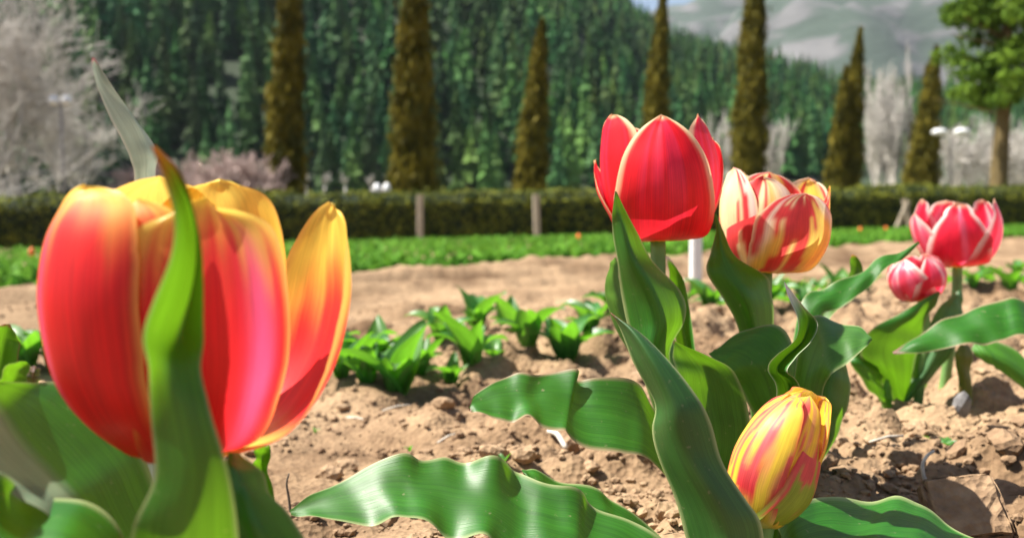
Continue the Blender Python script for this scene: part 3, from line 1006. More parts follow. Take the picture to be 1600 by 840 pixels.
def leaf(parent, rows, seed, wave=.0012, corr=0.0, freq=3, nt=72, nu=17, e=.35, colf=None, mat=None, **kw):
    """blade through stations (edge, edge, depths of both edges and of the midrib, place of the midrib), from the base to the tip"""
    A = []
    for rw in rows:
        lx, ly, rx, ry, dl, dr = rw[:6]
        dm = rw[6] if len(rw) > 6 else (dl + dr) / 2 + .006
        mf = rw[7] if len(rw) > 7 else .5
        A.append(np.concatenate((at(lx, ly, dl), at(lx + (rx - lx) * mf, ly + (ry - ly) * mf, dm), at(rx, ry, dr))))
    A = spline(np.array(A), nt)
    Lp, Mp, Rp = A[:, None, 0:3], A[:, None, 3:6], A[:, None, 6:9]
    u = np.linspace(-1, 1, nu)[None, :, None]
    hfun = (np.sqrt(u ** 2 + e * e) - e) / (math.sqrt(1 + e * e) - e)
    P = Mp + (Rp - Lp) / 2 * u + ((Lp + Rp) / 2 - Mp) * hfun
    T = np.gradient(P, axis=0); X = np.gradient(P, axis=1)
    N = np.cross(T, X); N /= np.linalg.norm(N, axis=2)[:, :, None] + 1e-12
    t = np.linspace(0, 1, nt)[:, None]; uu = u[:, :, 0]
    env = np.sin(np.pi * np.clip(t, 0, 1)) ** .5
    jit = .6 * vnoise(t * freq * 1.3 + seed, np.zeros_like(t), seed)
    wv = wave * env * (np.abs(uu) ** 1.4) * np.sin(2 * np.pi * (freq * t + jit) + np.where(uu > 0, 1.4, 0) + seed)
    wv = wv + wave * .35 * env * np.sin(2 * np.pi * freq * 1.9 * t + seed * 2 + uu * 2.5)
    if corr:
        wv = wv + corr * env * np.sin(2 * np.pi * (freq * t + .10 * uu + jit) + seed) * (.55 + .45 * np.abs(uu))
    P = P + N * wv[:, :, None]
    U = np.stack(np.broadcast_arrays((uu + 1) / 2, t), -1).reshape(-1, 2)
    UU = np.broadcast_to(uu, (nt, nu)).ravel(); TT = np.broadcast_to(t, (nt, nu)).ravel()
    C = (colf or leaf_col)(UU, TT, seed, **kw)
    o = link('leaf', mesh('leaf', local(parent, P.reshape(-1, 3)), grid_faces(nt, nu), True, C, U, mat or M_LEAF), parent)
    return o


def stem(parent, pts, r0, r1):
    P = spline(np.array([at(*p) for p in pts]), 22)
    return link('stem', tube_mesh('stem', local(parent, P), np.linspace(r0, r1, 22), M_STEM, 12), parent)


# ------------------------------------------------------------------ tulips: flowers
def petal(parent, s, origin, frame, az, prof, W, k=1.0, wexp=(.75, .8), tipw=0.0, colf=None, seed=0, ruffle=0.0, twist=0.0, crease=.0, rim_out=0.0, dx=0.0, nt=46, nu=25):
    """cupped petal: profile (radius, height) in picture pixels at the flower's distance, half width W"""
    pr = spline(np.array(prof, float), nt)
    t = np.linspace(0, 1, nt)[:, None]
    u = np.linspace(-1, 1, nu)[None, :]
    f = np.sin(np.pi * np.clip(.06 + .94 * t, 0, 1) ** wexp[0]) ** wexp[1]
    f = np.maximum(f, tipw * sstep(.5, .9, t) * np.sqrt(np.clip(1 - ((t - .5) / .5) ** 6, 0, 1)))
    hw = W * f
    hw = hw * (1 + .045 * (vnoise(t * 9 + seed, np.sign(u) * 3 + seed, seed + 2) - .5) + .02 * (vnoise(t * 31, np.sign(u) * 3, seed + 6) - .5))
    a = R(az)
    rad = np.array((math.sin(a), -math.cos(a), 0)); tan = np.array((math.cos(a), math.sin(a), 0))
    Rm = max(p[0] for p in prof); Rc = Rm * k
    ang = np.clip(u * hw / Rc, -1.9, 1.9)
    # notch the end of the petal a little so that the outline is not a perfect lens
    so = Rc * np.sin(ang) + twist * t * hw * .3
    inn = Rc * (1 - np.cos(ang))
    rr = pr[:, :1] - inn + crease * Rm * np.exp(-(u / .16) ** 2) * t * (1 - t) * 2
    zz = pr[:, 1:2] + ruffle * Rm * (vnoise(u * 2.2 + seed, t * 3, seed) - .5) * sstep(.4, 1, t) * 2 + 0 * u
    rr = rr + ruffle * Rm * (vnoise(u * 2.0 + 9 + seed, t * 4, seed + 5) - .5) * sstep(.25, 1, t) * 1.4
    rr = rr + rim_out * Rm * sstep(.8, 1.0, t) 
    P = rr[:, :, None] * rad + so[:, :, None] * tan + zz[:, :, None] * np.array((0, 0, 1.0))
    P[:, :, 0] += dx * t
    P = (P.reshape(-1, 3) * s) @ np.array(frame).T + origin
    UU = np.broadcast_to(u, (nt, nu)).ravel(); TT = np.broadcast_to(t, (nt, nu)).ravel()
    C = colf(UU, TT, seed)
    U = np.stack(((UU + 1) / 2, TT), -1)
    root = parent.parent
    return link('petal', mesh('petal', P - np.array(root.location), grid_faces(nt, nu), True, C, U, M_PETAL), parent)


def frame_of(lean_right, lean_back):
    return np.array((Matrix.Rotation(R(lean_right), 3, 'Y') @ Matrix.Rotation(R(-lean_back), 3, 'X')))


def flower(root, px, py, d, lean_right, lean_back, petals, colf, ph=60):
    s = d / F
    o = at(px, py, d)
    fr = frame_of(lean_right, lean_back)
    # pistil and stamens at the heart
    Vs, Fs, off = [], [], 0
    parts = [([(0, 0, -2), (0, 0, ph * .5), (0, 0, ph)], (ph * .13, ph * .15, ph * .1))]
    for j in range(6):
        a = j * 1.047
        parts.append(([(ph * .1 * math.cos(a), ph * .1 * math.sin(a), 0), (ph * .32 * math.cos(a), ph * .32 * math.sin(a), ph * .55), (ph * .36 * math.cos(a), ph * .36 * math.sin(a), ph * .95)],
                      (ph * .025, ph * .03, ph * .045)))
    for P, rr in parts:
        v, f = tube(P, np.array(rr, float), 8, False)
        Vs.append(v); Fs.append(f + off); off += len(v)
    V = (np.vstack(Vs) * s) @ fr.T + o - np.array(root.location)
    fl = link('flower', mesh('flower', V, np.vstack(Fs), True, mat=M_PISTIL), root)
    for i, kw in enumerate(petals):
        kw = dict(kw); c = kw.pop('colf', colf)
        petal(fl, s, o, fr, colf=c, seed=kw.pop('seed', i * 3 + 1), **kw)
    return fl


def mixc(C, c, w):
    w = np.clip(w, 0, 1)[:, None]
    return C * (1 - w) + np.array(c) * w


RED = (.70, .010, .014); YEL = (.88, .64, .08); MAG = (.78, .085, .27); ORG = (.82, .14, .02); CREAM = (.86, .74, .42); WHITE = (.86, .80, .70)


def col_big(ytop=.72, edge=.8, mag=.0, magw=.10, org=.0, low=.06):
    def f(u, v, s):
        n = vnoise(u * 9 + s, v * 1.6, s + 3); n2 = fbm(u * 2.5 + s, v * 2.5, s, 3)
        C = np.broadcast_to(RED, (len(u), 3)).copy()
        C = mixc(C, ORG, org * sstep(.1, .6, v + .3 * (n2 - .5)))
        if mag > -1: C = mixc(C, MAG, np.exp(-((u - mag) / magw) ** 2) * sstep(.12, .4, v) * .75)
        y = sstep(ytop - .16, ytop + .22, v + .22 * (n - .5) + .16 * np.abs(u) ** 2)
        C = mixc(C, (.80, .10, .05), sstep(ytop - .35, ytop + .05, v + .25 * (n - .5)) * .55)
        C = mixc(C, YEL, y)
        C = mixc(C, (.85, .48, .10), sstep(edge, 1, np.abs(u) + .06 * (n - .5)) * .75 * sstep(.15, .4, v))
        C = mixc(C, (.62, .50, .08), 1 - sstep(low * .4, low * 2.2, v + .05 * (n - .5)))
        return C
    return f


def col_red(u, v, s):
    n = vnoise(u * 10 + s, v * 1.5, s + 3)
    C = np.broadcast_to((.70, .008, .018), (len(u), 3)).copy()
    C = mixc(C, (.72, .04, .12), sstep(.45, .8, n) * .45 * sstep(.2, .6, v))
    e = sstep(.80, .97, np.abs(u) + .06 * (n - .5) + .12 * sstep(.6, 1, v)) * sstep(.25, .5, v)
    C = mixc(C, CREAM, e)
    C = mixc(C, (.85, .62, .30), sstep(.93, 1.0, v) * .8)
    C = mixc(C, (.80, .50, .06), 1 - sstep(.02, .09, v))
    return C


def col_striped(white=.5, red=.5, yel=.6):
    def f(u, v, s):
        n = .55 * vnoise(u * 3.4 + s * 3.1, v * 1.4 + s, s + 3) + .3 * vnoise(u * 8 + s, v * 2.2, s + 4) + .15 * vnoise(u * 19, v * 3, s + 5); n2 = vnoise(u * 14 + s, v * 3.0, s + 8)
        C = np.broadcast_to(CREAM, (len(u), 3)).copy()
        C = mixc(C, (.86, .58, .09), sstep(.35, .65, yel + .9 * (vnoise(u * 3 + s, v * 2, s + 21) - .5) - .35 * (v - .4)))
        C = mixc(C, WHITE, sstep(.55, .9, np.abs(u) + .2 * (n2 - .5)) * sstep(.3, .6, v) * white * 1.5)
        fl = sstep(.50, .535, n + .16 * (n2 - .5) + (red - .5) * .4 - .12 * sstep(.75, 1, np.abs(u)))
        C = mixc(C, (.66, .015, .03), fl * .95)
        C = mixc(C, (.72, .10, .16), sstep(.44, .5, n + .16 * (n2 - .5) + (red - .5) * .4) * .10)
        C = mixc(C, CREAM, sstep(.95, 1, np.abs(u)) * .8)
        C = mixc(C, (.80, .56, .06), 1 - sstep(.03, .14, v))
        return C
    return f


def col_pink(u, v, s):
    n = fbm(u * 3.4 + s * 2.1, v * 1.0 + s, s + 3, 3); n2 = vnoise(u * 12 + s, v * 2.0, s + 8)
    C = np.broadcast_to((.70, .014, .045), (len(u), 3)).copy()
    C = mixc(C, (.78, .16, .27), sstep(.40, .62, n) * .7)
    C = mixc(C, (.88, .66, .60), sstep(.60, .70, n + .15 * (n2 - .5)) * sstep(.3, .6, v) * .9)
    e = sstep(.72, .98, np.abs(u) + .1 * (n2 - .5) + .12 * sstep(.6, 1, v)) * sstep(.2, .5, v)
    C = mixc(C, (.88, .74, .66), e)
    C = mixc(C, (.85, .66, .40), sstep(.92, 1, v) * .8)
    C = mixc(C, (.70, .48, .12), 1 - sstep(.02, .10, v))
    return C


def col_bud(green=0.0, red=.3, yel=1.0):
    def f(u, v, s):
        n = .55 * vnoise(u * 4.0 + s * 3 + v * 1.2, v * 3.0, s + 3) + .45 * vnoise(u * 12 + s, v * 4.5, s + 4); n2 = vnoise(u * 22 + s, v * 5, s + 8)
        C = np.broadcast_to((.84, .56, .05), (len(u), 3)).copy()
        C = mixc(C, (.80, .66, .30), sstep(.5, .8, n) * .6)
        C = mixc(C, (.20, .36, .04), green * .9 * (1 - sstep(.45, 1.05, v + .2 * (n - .5))))
        fl = sstep(.58, .66, n + .25 * (n2 - .5) + (red - .3) * .5) * sstep(.16, .3, v) * (1 - .8 * sstep(.8, 1, v))
        C = mixc(C, (.60, .02, .035), fl)
        C = mixc(C, (.74, .16, .16), sstep(.50, .6, n + (red - .3) * .5) * .5 * sstep(.25, .4, v))
        C = mixc(C, (.52, .03, .04), sstep(.90, .99, np.abs(u) + .05 * (n2 - .5)) * sstep(.15, .4, v) * .8)
        C = mixc(C, (.40, .46, .10), (1 - sstep(.05, .22, v)) * .85)
        return C
    return f


def plant(px, py, d, label, group=None, cat='tulip', name='tulip'):
    p = at(px, py, d); p[2] = float(soil_z(p[0], p[1])) - .005
    o = empty(name, p)
    tag(o, label, cat, group)
    return o


G = 'tulips in the foreground bed'
# ---------------- the big red and yellow tulip
A = plant(305, 1280, .252, 'largest tulip, red and yellow, half hidden by its own upright leaf', G)
stem(A, [(305, 1300, .252), (300, 1000, .252), (296, 800, .250), (296, 705, .250)], .0052, .0050)
flower(A, 294, 714, .250, -1.0, 0, [
    dict(az=-150, prof=[(16, 0), (100, 50), (165, 150), (178, 280), (164, 390), (136, 444)], W=142, k=1.0, wexp=(1.2, .6), ruffle=.04, colf=col_big(.62, .85, -2)),
    dict(az=168, prof=[(16, 0), (100, 60), (158, 170), (168, 290), (156, 385), (136, 434)], W=140, k=1.0, wexp=(1.35, .5), ruffle=.05, colf=col_big(.58, .85, -2)),
    dict(az=126, prof=[(16, 2), (152, 34), (232, 118), (268, 220), (272, 310), (262, 390)], W=168, k=.72, wexp=(1.1, .6), dx=0, ruffle=.03, twist=.2, colf=col_big(.66, .84, -2, low=.12), crease=-.06),
    dict(az=0, prof=[(16, 0), (94, 34), (160, 140), (174, 260), (164, 350), (138, 396)], W=106, k=.95, wexp=(1.2, .6), ruffle=.03, colf=col_big(.92, .9, -2, org=.25)),
    dict(az=36, prof=[(16, 0), (106, 32), (176, 136), (188, 255), (176, 345), (154, 390)], W=136, k=.90, wexp=(1.35, .5), ruffle=.05, colf=col_big(.86, .90, .5, .16)),
    dict(az=-42, prof=[(16, 0), (96, 28), (172, 120), (196, 240), (184, 340), (154, 398), (132, 420)], W=158, k=.93, wexp=(1.2, .58), ruffle=.025, crease=.03, colf=col_big(.83, .88, -.16, .085)),
], col_big(), ph=110)
leaf(A, [(290, 1290, 330, 1290, .25, .25, .246), (225, 960, 375, 960, .212, .210, .208), (202, 840, 372, 840, .199, .196, .195), (240, 745, 358, 740, .194, .191, .190),
         (237, 650, 330, 645, .192, .191, .190), (231, 580, 314, 575, .188, .194, .192), (225, 532, 316, 520, .180, .194, .197, .55), (244, 475, 320, 450, .178, .192, .199, .68),
         (262, 405, 318, 385, .178, .191, .199, .76), (267, 335, 305, 325, .180, .190, .197, .76), (254, 280, 283, 275, .185, .190, .194, .66), (236, 228, 243, 228, .190, .190, .190)],
     3, wave=.0007, freq=2.2, tip=(.42, .13, .02), tipat=.78, rim=.955)
leaf(A, [(285, 1290, 320, 1290, .258, .258, .262), (220, 950, 350, 950, .30, .30, .306), (195, 640, 330, 640, .312, .312, .318), (200, 420, 290, 420, .305, .307, .311),
         (210, 290, 246, 288, .297, .302, .299, .62), (204, 250, 247, 243, .295, .302, .297, .66), (190, 217, 238, 220, .294, .301, .297, .72), (171, 183, 210, 184, .293, .297, .295, .9),
         (153, 137, 179, 139, .292, .293, .2935), (143, 104, 157, 106, .291, .292, .2925), (144, 90, 148, 91, .291, .291, .291)],
     5, wave=.0004, freq=2, mat=M_PALELEAF, pale=.9, tip=(.30, .07, .09), tipat=.90, rimc=np.array((.5, .48, .40)))
leaf(A, [(325, 1290, 350, 1290, .25, .25, .246), (362, 960, 500, 940, .222, .236, .216), (366, 845, 474, 845, .218, .236, .214, .4), (357, 775, 430, 776, .217, .235, .214, .4),
         (352, 735, 402, 731, .22, .234, .218, .4), (356, 706, 374, 706, .226, .23, .226)], 7, wave=.0006)
leaf(A, [(350, 1290, 370, 1290, .256, .256, .26), (395, 960, 450, 960, .285, .29, .292), (396, 800, 430, 800, .283, .286, .288), (392, 735, 424, 735, .283, .286, .288),
         (397, 708, 421, 703, .283, .286, .287), (410, 695, 414, 695, .284, .284, .284)], 9, base=np.array((.06, .20, .02)))

# ---------------- leaves at the left edge
Z = plant(70, 1300, .25, 'flowerless tulip with broad folded leaves at the lower left edge', G)
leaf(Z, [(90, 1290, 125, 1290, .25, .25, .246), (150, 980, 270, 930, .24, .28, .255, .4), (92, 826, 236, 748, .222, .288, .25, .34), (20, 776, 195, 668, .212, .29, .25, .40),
         (-32, 735, 108, 600, .210, .285, .25, .48), (-62, 690, 52, 597, .214, .27, .25, .62), (-40, 612, 4, 596, .225, .25, .24)], 11, wave=.0005, freq=1.6, e=.2, colf=pale_sheen_left)
leaf(Z, [(120, 1290, 90, 1290, .25, .25, .246), (225, 930, 150, 1100, .222, .21, .212), (196, 842, 135, 985, .228, .196, .210), (133, 784, 92, 930, .230, .190, .206), (48, 770, 25, 900, .230, .190, .207),
         (0, 743, -40, 880, .21, .195, .202), (-80, 708, -100, 800, .215, .205, .21), (-150, 692, -150, 698, .22, .22, .22)], 13, wave=.0010, freq=2.5)
leaf(Z, [(50, 1290, 70, 1290, .256, .256, .26), (-45, 800, 10, 800, .30, .30, .305), (-40, 650, 22, 645, .30, .302, .307), (-28, 560, 30, 557, .30, .302, .306), (-12, 518, 27, 527, .30, .302, .304), (6, 506, 16, 506, .301, .301, .301)],
     15, wave=.0004, tip=(.20, .04, .03), tipat=.86, rimc=np.array((.22, .06, .04)), rim=.86)
leaf(Z, [(60, 1290, 80, 1290, .254, .254, .258), (-30, 760, 20, 760, .27, .272, .276), (-12, 620, 36, 625, .272, .275, .279), (0, 590, 40, 600, .272, .276, .279), (8, 573, 42, 590, .272, .276, .277),
         (24, 565, 46, 580, .273, .275, .277), (40, 564, 47, 570, .275, .276, .276)], 17, wave=.0003, base=np.array((.10, .17, .03)), rim=.88)
leaf(Z, [(20, 680, 40, 690, .282, .282, .285), (36, 606, 60, 604, .279, .28, .276), (38, 590, 64, 588, .279, .28, .274), (44, 577, 62, 577, .279, .28, .275), (52, 571, 56, 571, .28, .28, .28)], 19, wave=.0004,
     base=np.array((.10, .03, .025)), rim=.9, rimc=np.array((.3, .25, .22)))

# ---------------- the closed bud and its leaves
B = plant(1186, 1010, .36, 'short tulip with closed yellow and red streaked bud in the middle', G)
stem(B, [(1186, 1030, .36), (1184, 930, .36), (1190, 850, .361), (1200, 800, .361)], .0042, .0038)
flower(B, 1172, 811, .36, 27, 3, [
    dict(az=160, prof=[(10, 0), (42, 20), (62, 80), (56, 150), (36, 205), (22, 222)], W=66, k=.95, tipw=.5, ruffle=.03, colf=col_bud(0, .12)),
    dict(az=-130, prof=[(10, 0), (42, 20), (60, 80), (54, 145), (30, 195), (12, 216)], W=64, k=.95, ruffle=.03, colf=col_bud(0, .2)),
    dict(az=100, prof=[(10, 0), (42, 20), (60, 80), (56, 150), (40, 200), (28, 222)], W=64, k=.95, tipw=.55, ruffle=.05, colf=col_bud(0, .1)),
    dict(az=-20, prof=[(10, 0), (42, 18), (61, 80), (55, 140), (36, 190), (18, 214)], W=58, k=.9, ruffle=.03, colf=col_bud(.1, .28)),
    dict(az=-62, prof=[(10, 0), (46, 20), (69, 82), (63, 140), (44, 184), (26, 205)], W=72, k=.92, tipw=.4, crease=.05, colf=col_bud(.25, .42)),
    dict(az=48, prof=[(10, 0), (46, 16), (68, 62), (63, 110), (50, 146), (42, 162)], W=62, k=.9, crease=.06, colf=col_bud(1.0, .46), twist=.1),
], col_bud(), ph=80)
leaf(B, [(1170, 1030, 1195, 1030, .36, .36, .355), (1088, 905, 1192, 900, .352, .340, .334), (1073, 840, 1189, 825, .350, .339, .332), (1056, 778, 1164, 780, .350, .338, .332, .48), (1030, 712, 1131, 722, .350, .336, .333, .42),
         (1016, 668, 1112, 662, .350, .336, .333, .38), (1021, 625, 1090, 622, .350, .336, .334, .36), (990, 560, 1048, 568, .351, .340, .337, .45), (967, 510, 1002, 518, .353, .346, .344), (952, 487, 956, 489, .353, .353, .353)],
     23, wave=.0008, freq=2, tip=(.22, .06, .03), tipat=.93, mat=M_THICKLEAF, base=np.array((.020, .075, .013)))
leaf(B, [(1192, 1030, 1210, 1030, .362, .362, .366), (1185, 820, 1245, 820, .39, .39, .398), (1196, 700, 1262, 700, .394, .394, .402), (1212, 612, 1250, 606, .388, .388, .398), (1201, 577, 1229, 580, .384, .381, .392),
         (1213, 555, 1244, 559, .384, .380, .394), (1241, 530, 1266, 537, .382, .380, .392), (1246, 500, 1277, 506, .381, .386, .390), (1233, 466, 1257, 480, .381, .386, .386, .7), (1225, 439, 1229, 445, .383, .383, .383)],
     25, wave=.0004, freq=2, e=.15, mat=M_THICKLEAF, rim=.84, rimc=np.array((.52, .52, .40)), tip=(.60, .53, .50), tipat=.78)
leaf(B, [(1165, 1000, 1150, 1040, .36, .358, .356), (1075, 895, 1050, 980, .365, .340, .356), (1026, 842, 1000, 950, .368, .336, .356), (986, 809, 950, 915, .370, .336, .357), (938, 790, 905, 893, .372, .337, .358),
         (912, 768, 880, 884, .373, .338, .358), (876, 765, 846, 874, .373, .339, .359), (843, 755, 812, 866, .374, .340, .360), (814, 731, 782, 853, .375, .341, .361), (781, 720, 750, 843, .375, .342, .361), (733, 717, 705, 832, .375, .343, .361),
         (695, 709, 672, 823, .375, .344, .361), (657, 719, 640, 817, .374, .345, .361), (629, 714, 610, 814, .373, .346, .361), (590, 721, 575, 813, .371, .347, .360), (543, 741, 535, 812, .367, .349, .359), (495, 769, 492, 810, .362, .351, .357), (453, 796, 455, 804, .355, .354, .3545)],
     27, wave=.0017, corr=.0023, freq=5.0, nt=130, nu=19, e=.6, rim=.955)
leaf(B, [(1150, 1000, 1165, 1030, .366, .364, .364), (1040, 850, 1040, 930, .40, .385, .39), (971, 786, 965, 850, .402, .388, .392), (929, 764, 920, 830, .402, .388, .392), (871, 749, 865, 810, .402, .388, .392), (832, 735, 836, 765, .40, .39, .393), (815, 733, 818, 740, .398, .396, .396)],
     28, wave=.0015, freq=3)
leaf(B, [(1205, 1000, 1215, 1030, .36, .358, .358), (1213, 860, 1236, 930, .366, .352, .358), (1224, 806, 1262, 915, .376, .344, .360), (1270, 785, 1292, 910, .392, .342, .366), (1320, 772, 1330, 906, .398, .340, .368),
         (1365, 767, 1370, 900, .402, .340, .369), (1400, 771, 1402, 895, .404, .341, .370), (1430, 796, 1430, 890, .402, .343, .370), (1475, 819, 1475, 885, .396, .347, .369), (1535, 833, 1532, 875, .375, .354, .364), (1610, 848, 1610, 860, .37, .366, .367)],
     29, wave=.0020, corr=.0030, freq=2.6, nt=96, e=.6, rim=.955)

# ---------------- the plain red tulip
C = plant(1088, 842, .49, 'tulip with plain red cup-shaped bloom and cream petal edges', G)
stem(C, [(1088, 850, .49), (1066, 650, .49), (1032, 480, .49), (1028, 375, .49)], .0046, .0042)
flower(C, 1032, 377, .49, -1, 0, [
    dict(az=-150, prof=[(9, 0), (58, 18), (84, 70), (88, 120), (80, 165), (70, 186)], W=74, k=1.0, wexp=(1.1, .6), ruffle=.03),
    dict(az=158, prof=[(9, 0), (58, 18), (84, 70), (90, 120), (84, 165), (76, 186)], W=74, k=1.0, wexp=(1.1, .6), ruffle=.03),
    dict(az=-112, prof=[(9, 0), (60, 20), (92, 70), (100, 105), (102, 132)], W=56, k=.9, ruffle=.03),
    dict(az=104, prof=[(9, 0), (62, 16), (92, 60), (100, 105), (98, 140), (94, 160)], W=64, k=.9, ruffle=.04),
    dict(az=58, prof=[(9, 0), (60, 14), (88, 60), (94, 112), (82, 162), (66, 189)], W=72, k=.92, wexp=(1.05, .65), ruffle=.03),
    dict(az=-68, prof=[(9, 0), (57, 16), (84, 68), (91, 122), (86, 170), (78, 196)], W=70, k=.9, wexp=(1.15, .58), ruffle=.02),
    dict(az=-4, prof=[(9, 0), (66, 10), (102, 56), (108, 108), (94, 156), (74, 187)], W=84, k=.95, wexp=(.78, .85), ruffle=.02, crease=.05),
], col_red, ph=60)
leaf(C, [(1078, 850, 1096, 850, .486, .486, .482), (1038, 690, 1088, 690, .468, .470, .462), (996, 560, 1048, 565, .466, .468, .452, .55), (979, 503, 1072, 500, .465, .470, .450, .55), (967, 452, 1064, 456, .463, .470, .449, .5),
         (963, 402, 1016, 404, .457, .463, .447, .45), (957, 361, 993, 363, .453, .457, .447, .5), (957, 326, 977, 328, .448, .453, .449), (961, 298, 964, 300, .45, .45, .45)],
     31, wave=.0008, freq=1.8, tip=(.10, .10, .03), tipat=.95)
leaf(C, [(1080, 850, 1095, 850, .49, .49, .495), (1036, 650, 1062, 650, .50, .50, .506), (956, 500, 990, 500, .503, .505, .51), (946, 452, 972, 452, .503, .505, .508), (951, 418, 966, 415, .503, .504, .506), (960, 402, 963, 402, .503, .503, .503)],
     33, wave=.0006, pale=.35)
leaf(C, [(1090, 850, 1105, 850, .49, .49, .495), (1066, 600, 1094, 600, .52, .52, .526), (1046, 480, 1076, 480, .53, .53, .535), (1046, 432, 1067, 434, .53, .532, .534), (1039, 399, 1045, 401, .53, .53, .53)],
     35, wave=.0006, freq=2, tip=(.60, .42, .42), tipat=.86)
leaf(C, [(1092, 835, 1086, 855, .486, .484, .482), (1066, 712, 1066, 775, .466, .452, .455), (1022, 632, 1014, 720, .448, .422, .434), (986, 596, 971, 710, .440, .412, .428), (938, 590, 925, 697, .436, .408, .425), (903, 590, 888, 681, .434, .407, .424),
         (896, 578, 872, 672, .434, .406, .424), (857, 580, 842, 658, .432, .405, .422), (831, 588, 815, 656, .430, .405, .420), (808, 581, 790, 654, .428, .405, .418), (776, 592, 765, 651, .424, .406, .416), (744, 616, 742, 646, .418, .407, .412), (731, 632, 733, 641, .41, .409, .4095)],
     37, wave=.0012, corr=.0013, freq=4.2, nt=110, e=.6, tip=(.16, .07, .04), tipat=.93, rimc=np.array((.40, .26, .17)))
leaf(C, [(1085, 850, 1105, 850, .486, .486, .49), (1072, 720, 1165, 700, .446, .45, .456), (1054, 640, 1168, 632, .436, .444, .45), (1056, 590, 1150, 588, .434, .44, .446), (1054, 560, 1112, 558, .434, .438, .442), (1051, 532, 1056, 533, .436, .436, .436)],
     39, wave=.0012, freq=2, base=np.array((.030, .115, .02)), tip=(.40, .14, .12), tipat=.97)

# ---------------- the striped tulip
Dp = plant(1200, 802, .53, 'tulip with open cream and yellow bloom flamed with red', G)
stem(Dp, [(1200, 810, .53), (1198, 650, .53), (1195, 500, .53), (1196, 424, .53)], .0044, .0040)
flower(Dp, 1198, 426, .53, 5, 0, [
    dict(az=172, prof=[(8, 0), (55, 20), (80, 70), (76, 120), (66, 160)], W=72, k=1.0, wexp=(1.3, .52), ruffle=.05, colf=col_striped(.7, .42, .5)),
    dict(az=-140, prof=[(8, 0), (55, 20), (78, 70), (72, 125), (62, 158)], W=70, k=1.0, wexp=(1.3, .52), ruffle=.06, colf=col_striped(.5, .62, .3)),
    dict(az=118, prof=[(8, 0), (55, 20), (84, 70), (84, 120), (76, 152)], W=66, k=1.0, wexp=(1.3, .52), ruffle=.05, colf=col_striped(.6, .45, .6)),
    dict(az=-78, prof=[(8, 0), (52, 18), (76, 64), (80, 115), (70, 158)], W=66, k=.9, wexp=(1.25, .52), ruffle=.03, colf=col_striped(.9, .50, .3)),
    dict(az=76, prof=[(8, 0), (55, 16), (84, 60), (86, 100), (82, 138)], W=66, k=.85, wexp=(1.0, .7), ruffle=.03, colf=col_striped(.5, .54, .85)),
    dict(az=-30, prof=[(8, 0), (50, 12), (76, 50), (76, 100), (64, 144)], W=64, k=.9, wexp=(1.25, .52), ruffle=.04, colf=col_striped(.6, .58, .3)),
    dict(az=20, prof=[(8, 0), (56, 10), (88, 48), (90, 86), (78, 122)], W=84, k=.95, wexp=(1.25, .52), ruffle=.04, colf=col_striped(.9, .46, .75)),
], col_striped(), ph=50)
leaf(Dp, [(1192, 810, 1208, 810, .526, .526, .52), (1166, 600, 1208, 600, .51, .518, .50), (1153, 512, 1207, 505, .502, .516, .496), (1130, 465, 1205, 460, .50, .516, .492), (1105, 424, 1200, 432, .50, .514, .493, .45), (1109, 394, 1152, 400, .502, .508, .497),
          (1118, 362, 1130, 364, .503, .505, .501), (1117, 334, 1120, 335, .504, .504, .504)], 41, wave=.0008, freq=2)
leaf(Dp, [(1196, 810, 1214, 810, .526, .526, .52), (1190, 680, 1242, 670, .49, .49, .484), (1162, 618, 1250, 565, .478, .486, .474), (1140, 588, 1216, 511, .472, .486, .474), (1124, 570, 1162, 514, .470, .482, .474), (1107, 552, 1113, 549, .474, .474, .474)],
     43, wave=.0014, freq=2.2)
leaf(Dp, [(1212, 810, 1226, 810, .526, .526, .52), (1236, 690, 1275, 690, .48, .475, .472), (1238, 590, 1290, 604, .470, .455, .456), (1262, 503, 1306, 580, .474, .448, .456), (1302, 499, 1332, 560, .474, .448, .458), (1340, 511, 1350, 545, .47, .452, .458), (1361, 526, 1363, 531, .46, .458, .458)],
     45, wave=.0014, freq=2.4, base=np.array((.042, .13, .02)))
leaf(Dp, [(1222, 810, 1236, 810, .53, .53, .532), (1262, 720, 1286, 720, .515, .518, .51), (1266, 650, 1318, 655, .512, .518, .506), (1272, 600, 1328, 602, .512, .518, .506), (1290, 566, 1322, 566, .514, .517, .51), (1308, 550, 1312, 550, .516, .516, .516)],
     47, wave=.0008, base=np.array((.018, .085, .018)))
leaf(Dp, [(1218, 805, 1232, 808, .535, .532, .534), (1232, 580, 1258, 600, .57, .562, .562), (1258, 467, 1280, 498, .585, .575, .577), (1296, 446, 1316, 480, .59, .578, .582), (1345, 426, 1358, 446, .594, .584, .588), (1364, 407, 1386, 418, .598, .59, .592), (1400, 397, 1411, 405, .60, .596, .597), (1435, 377, 1437, 380, .603, .603, .603)],
     49, wave=.0016, freq=3)

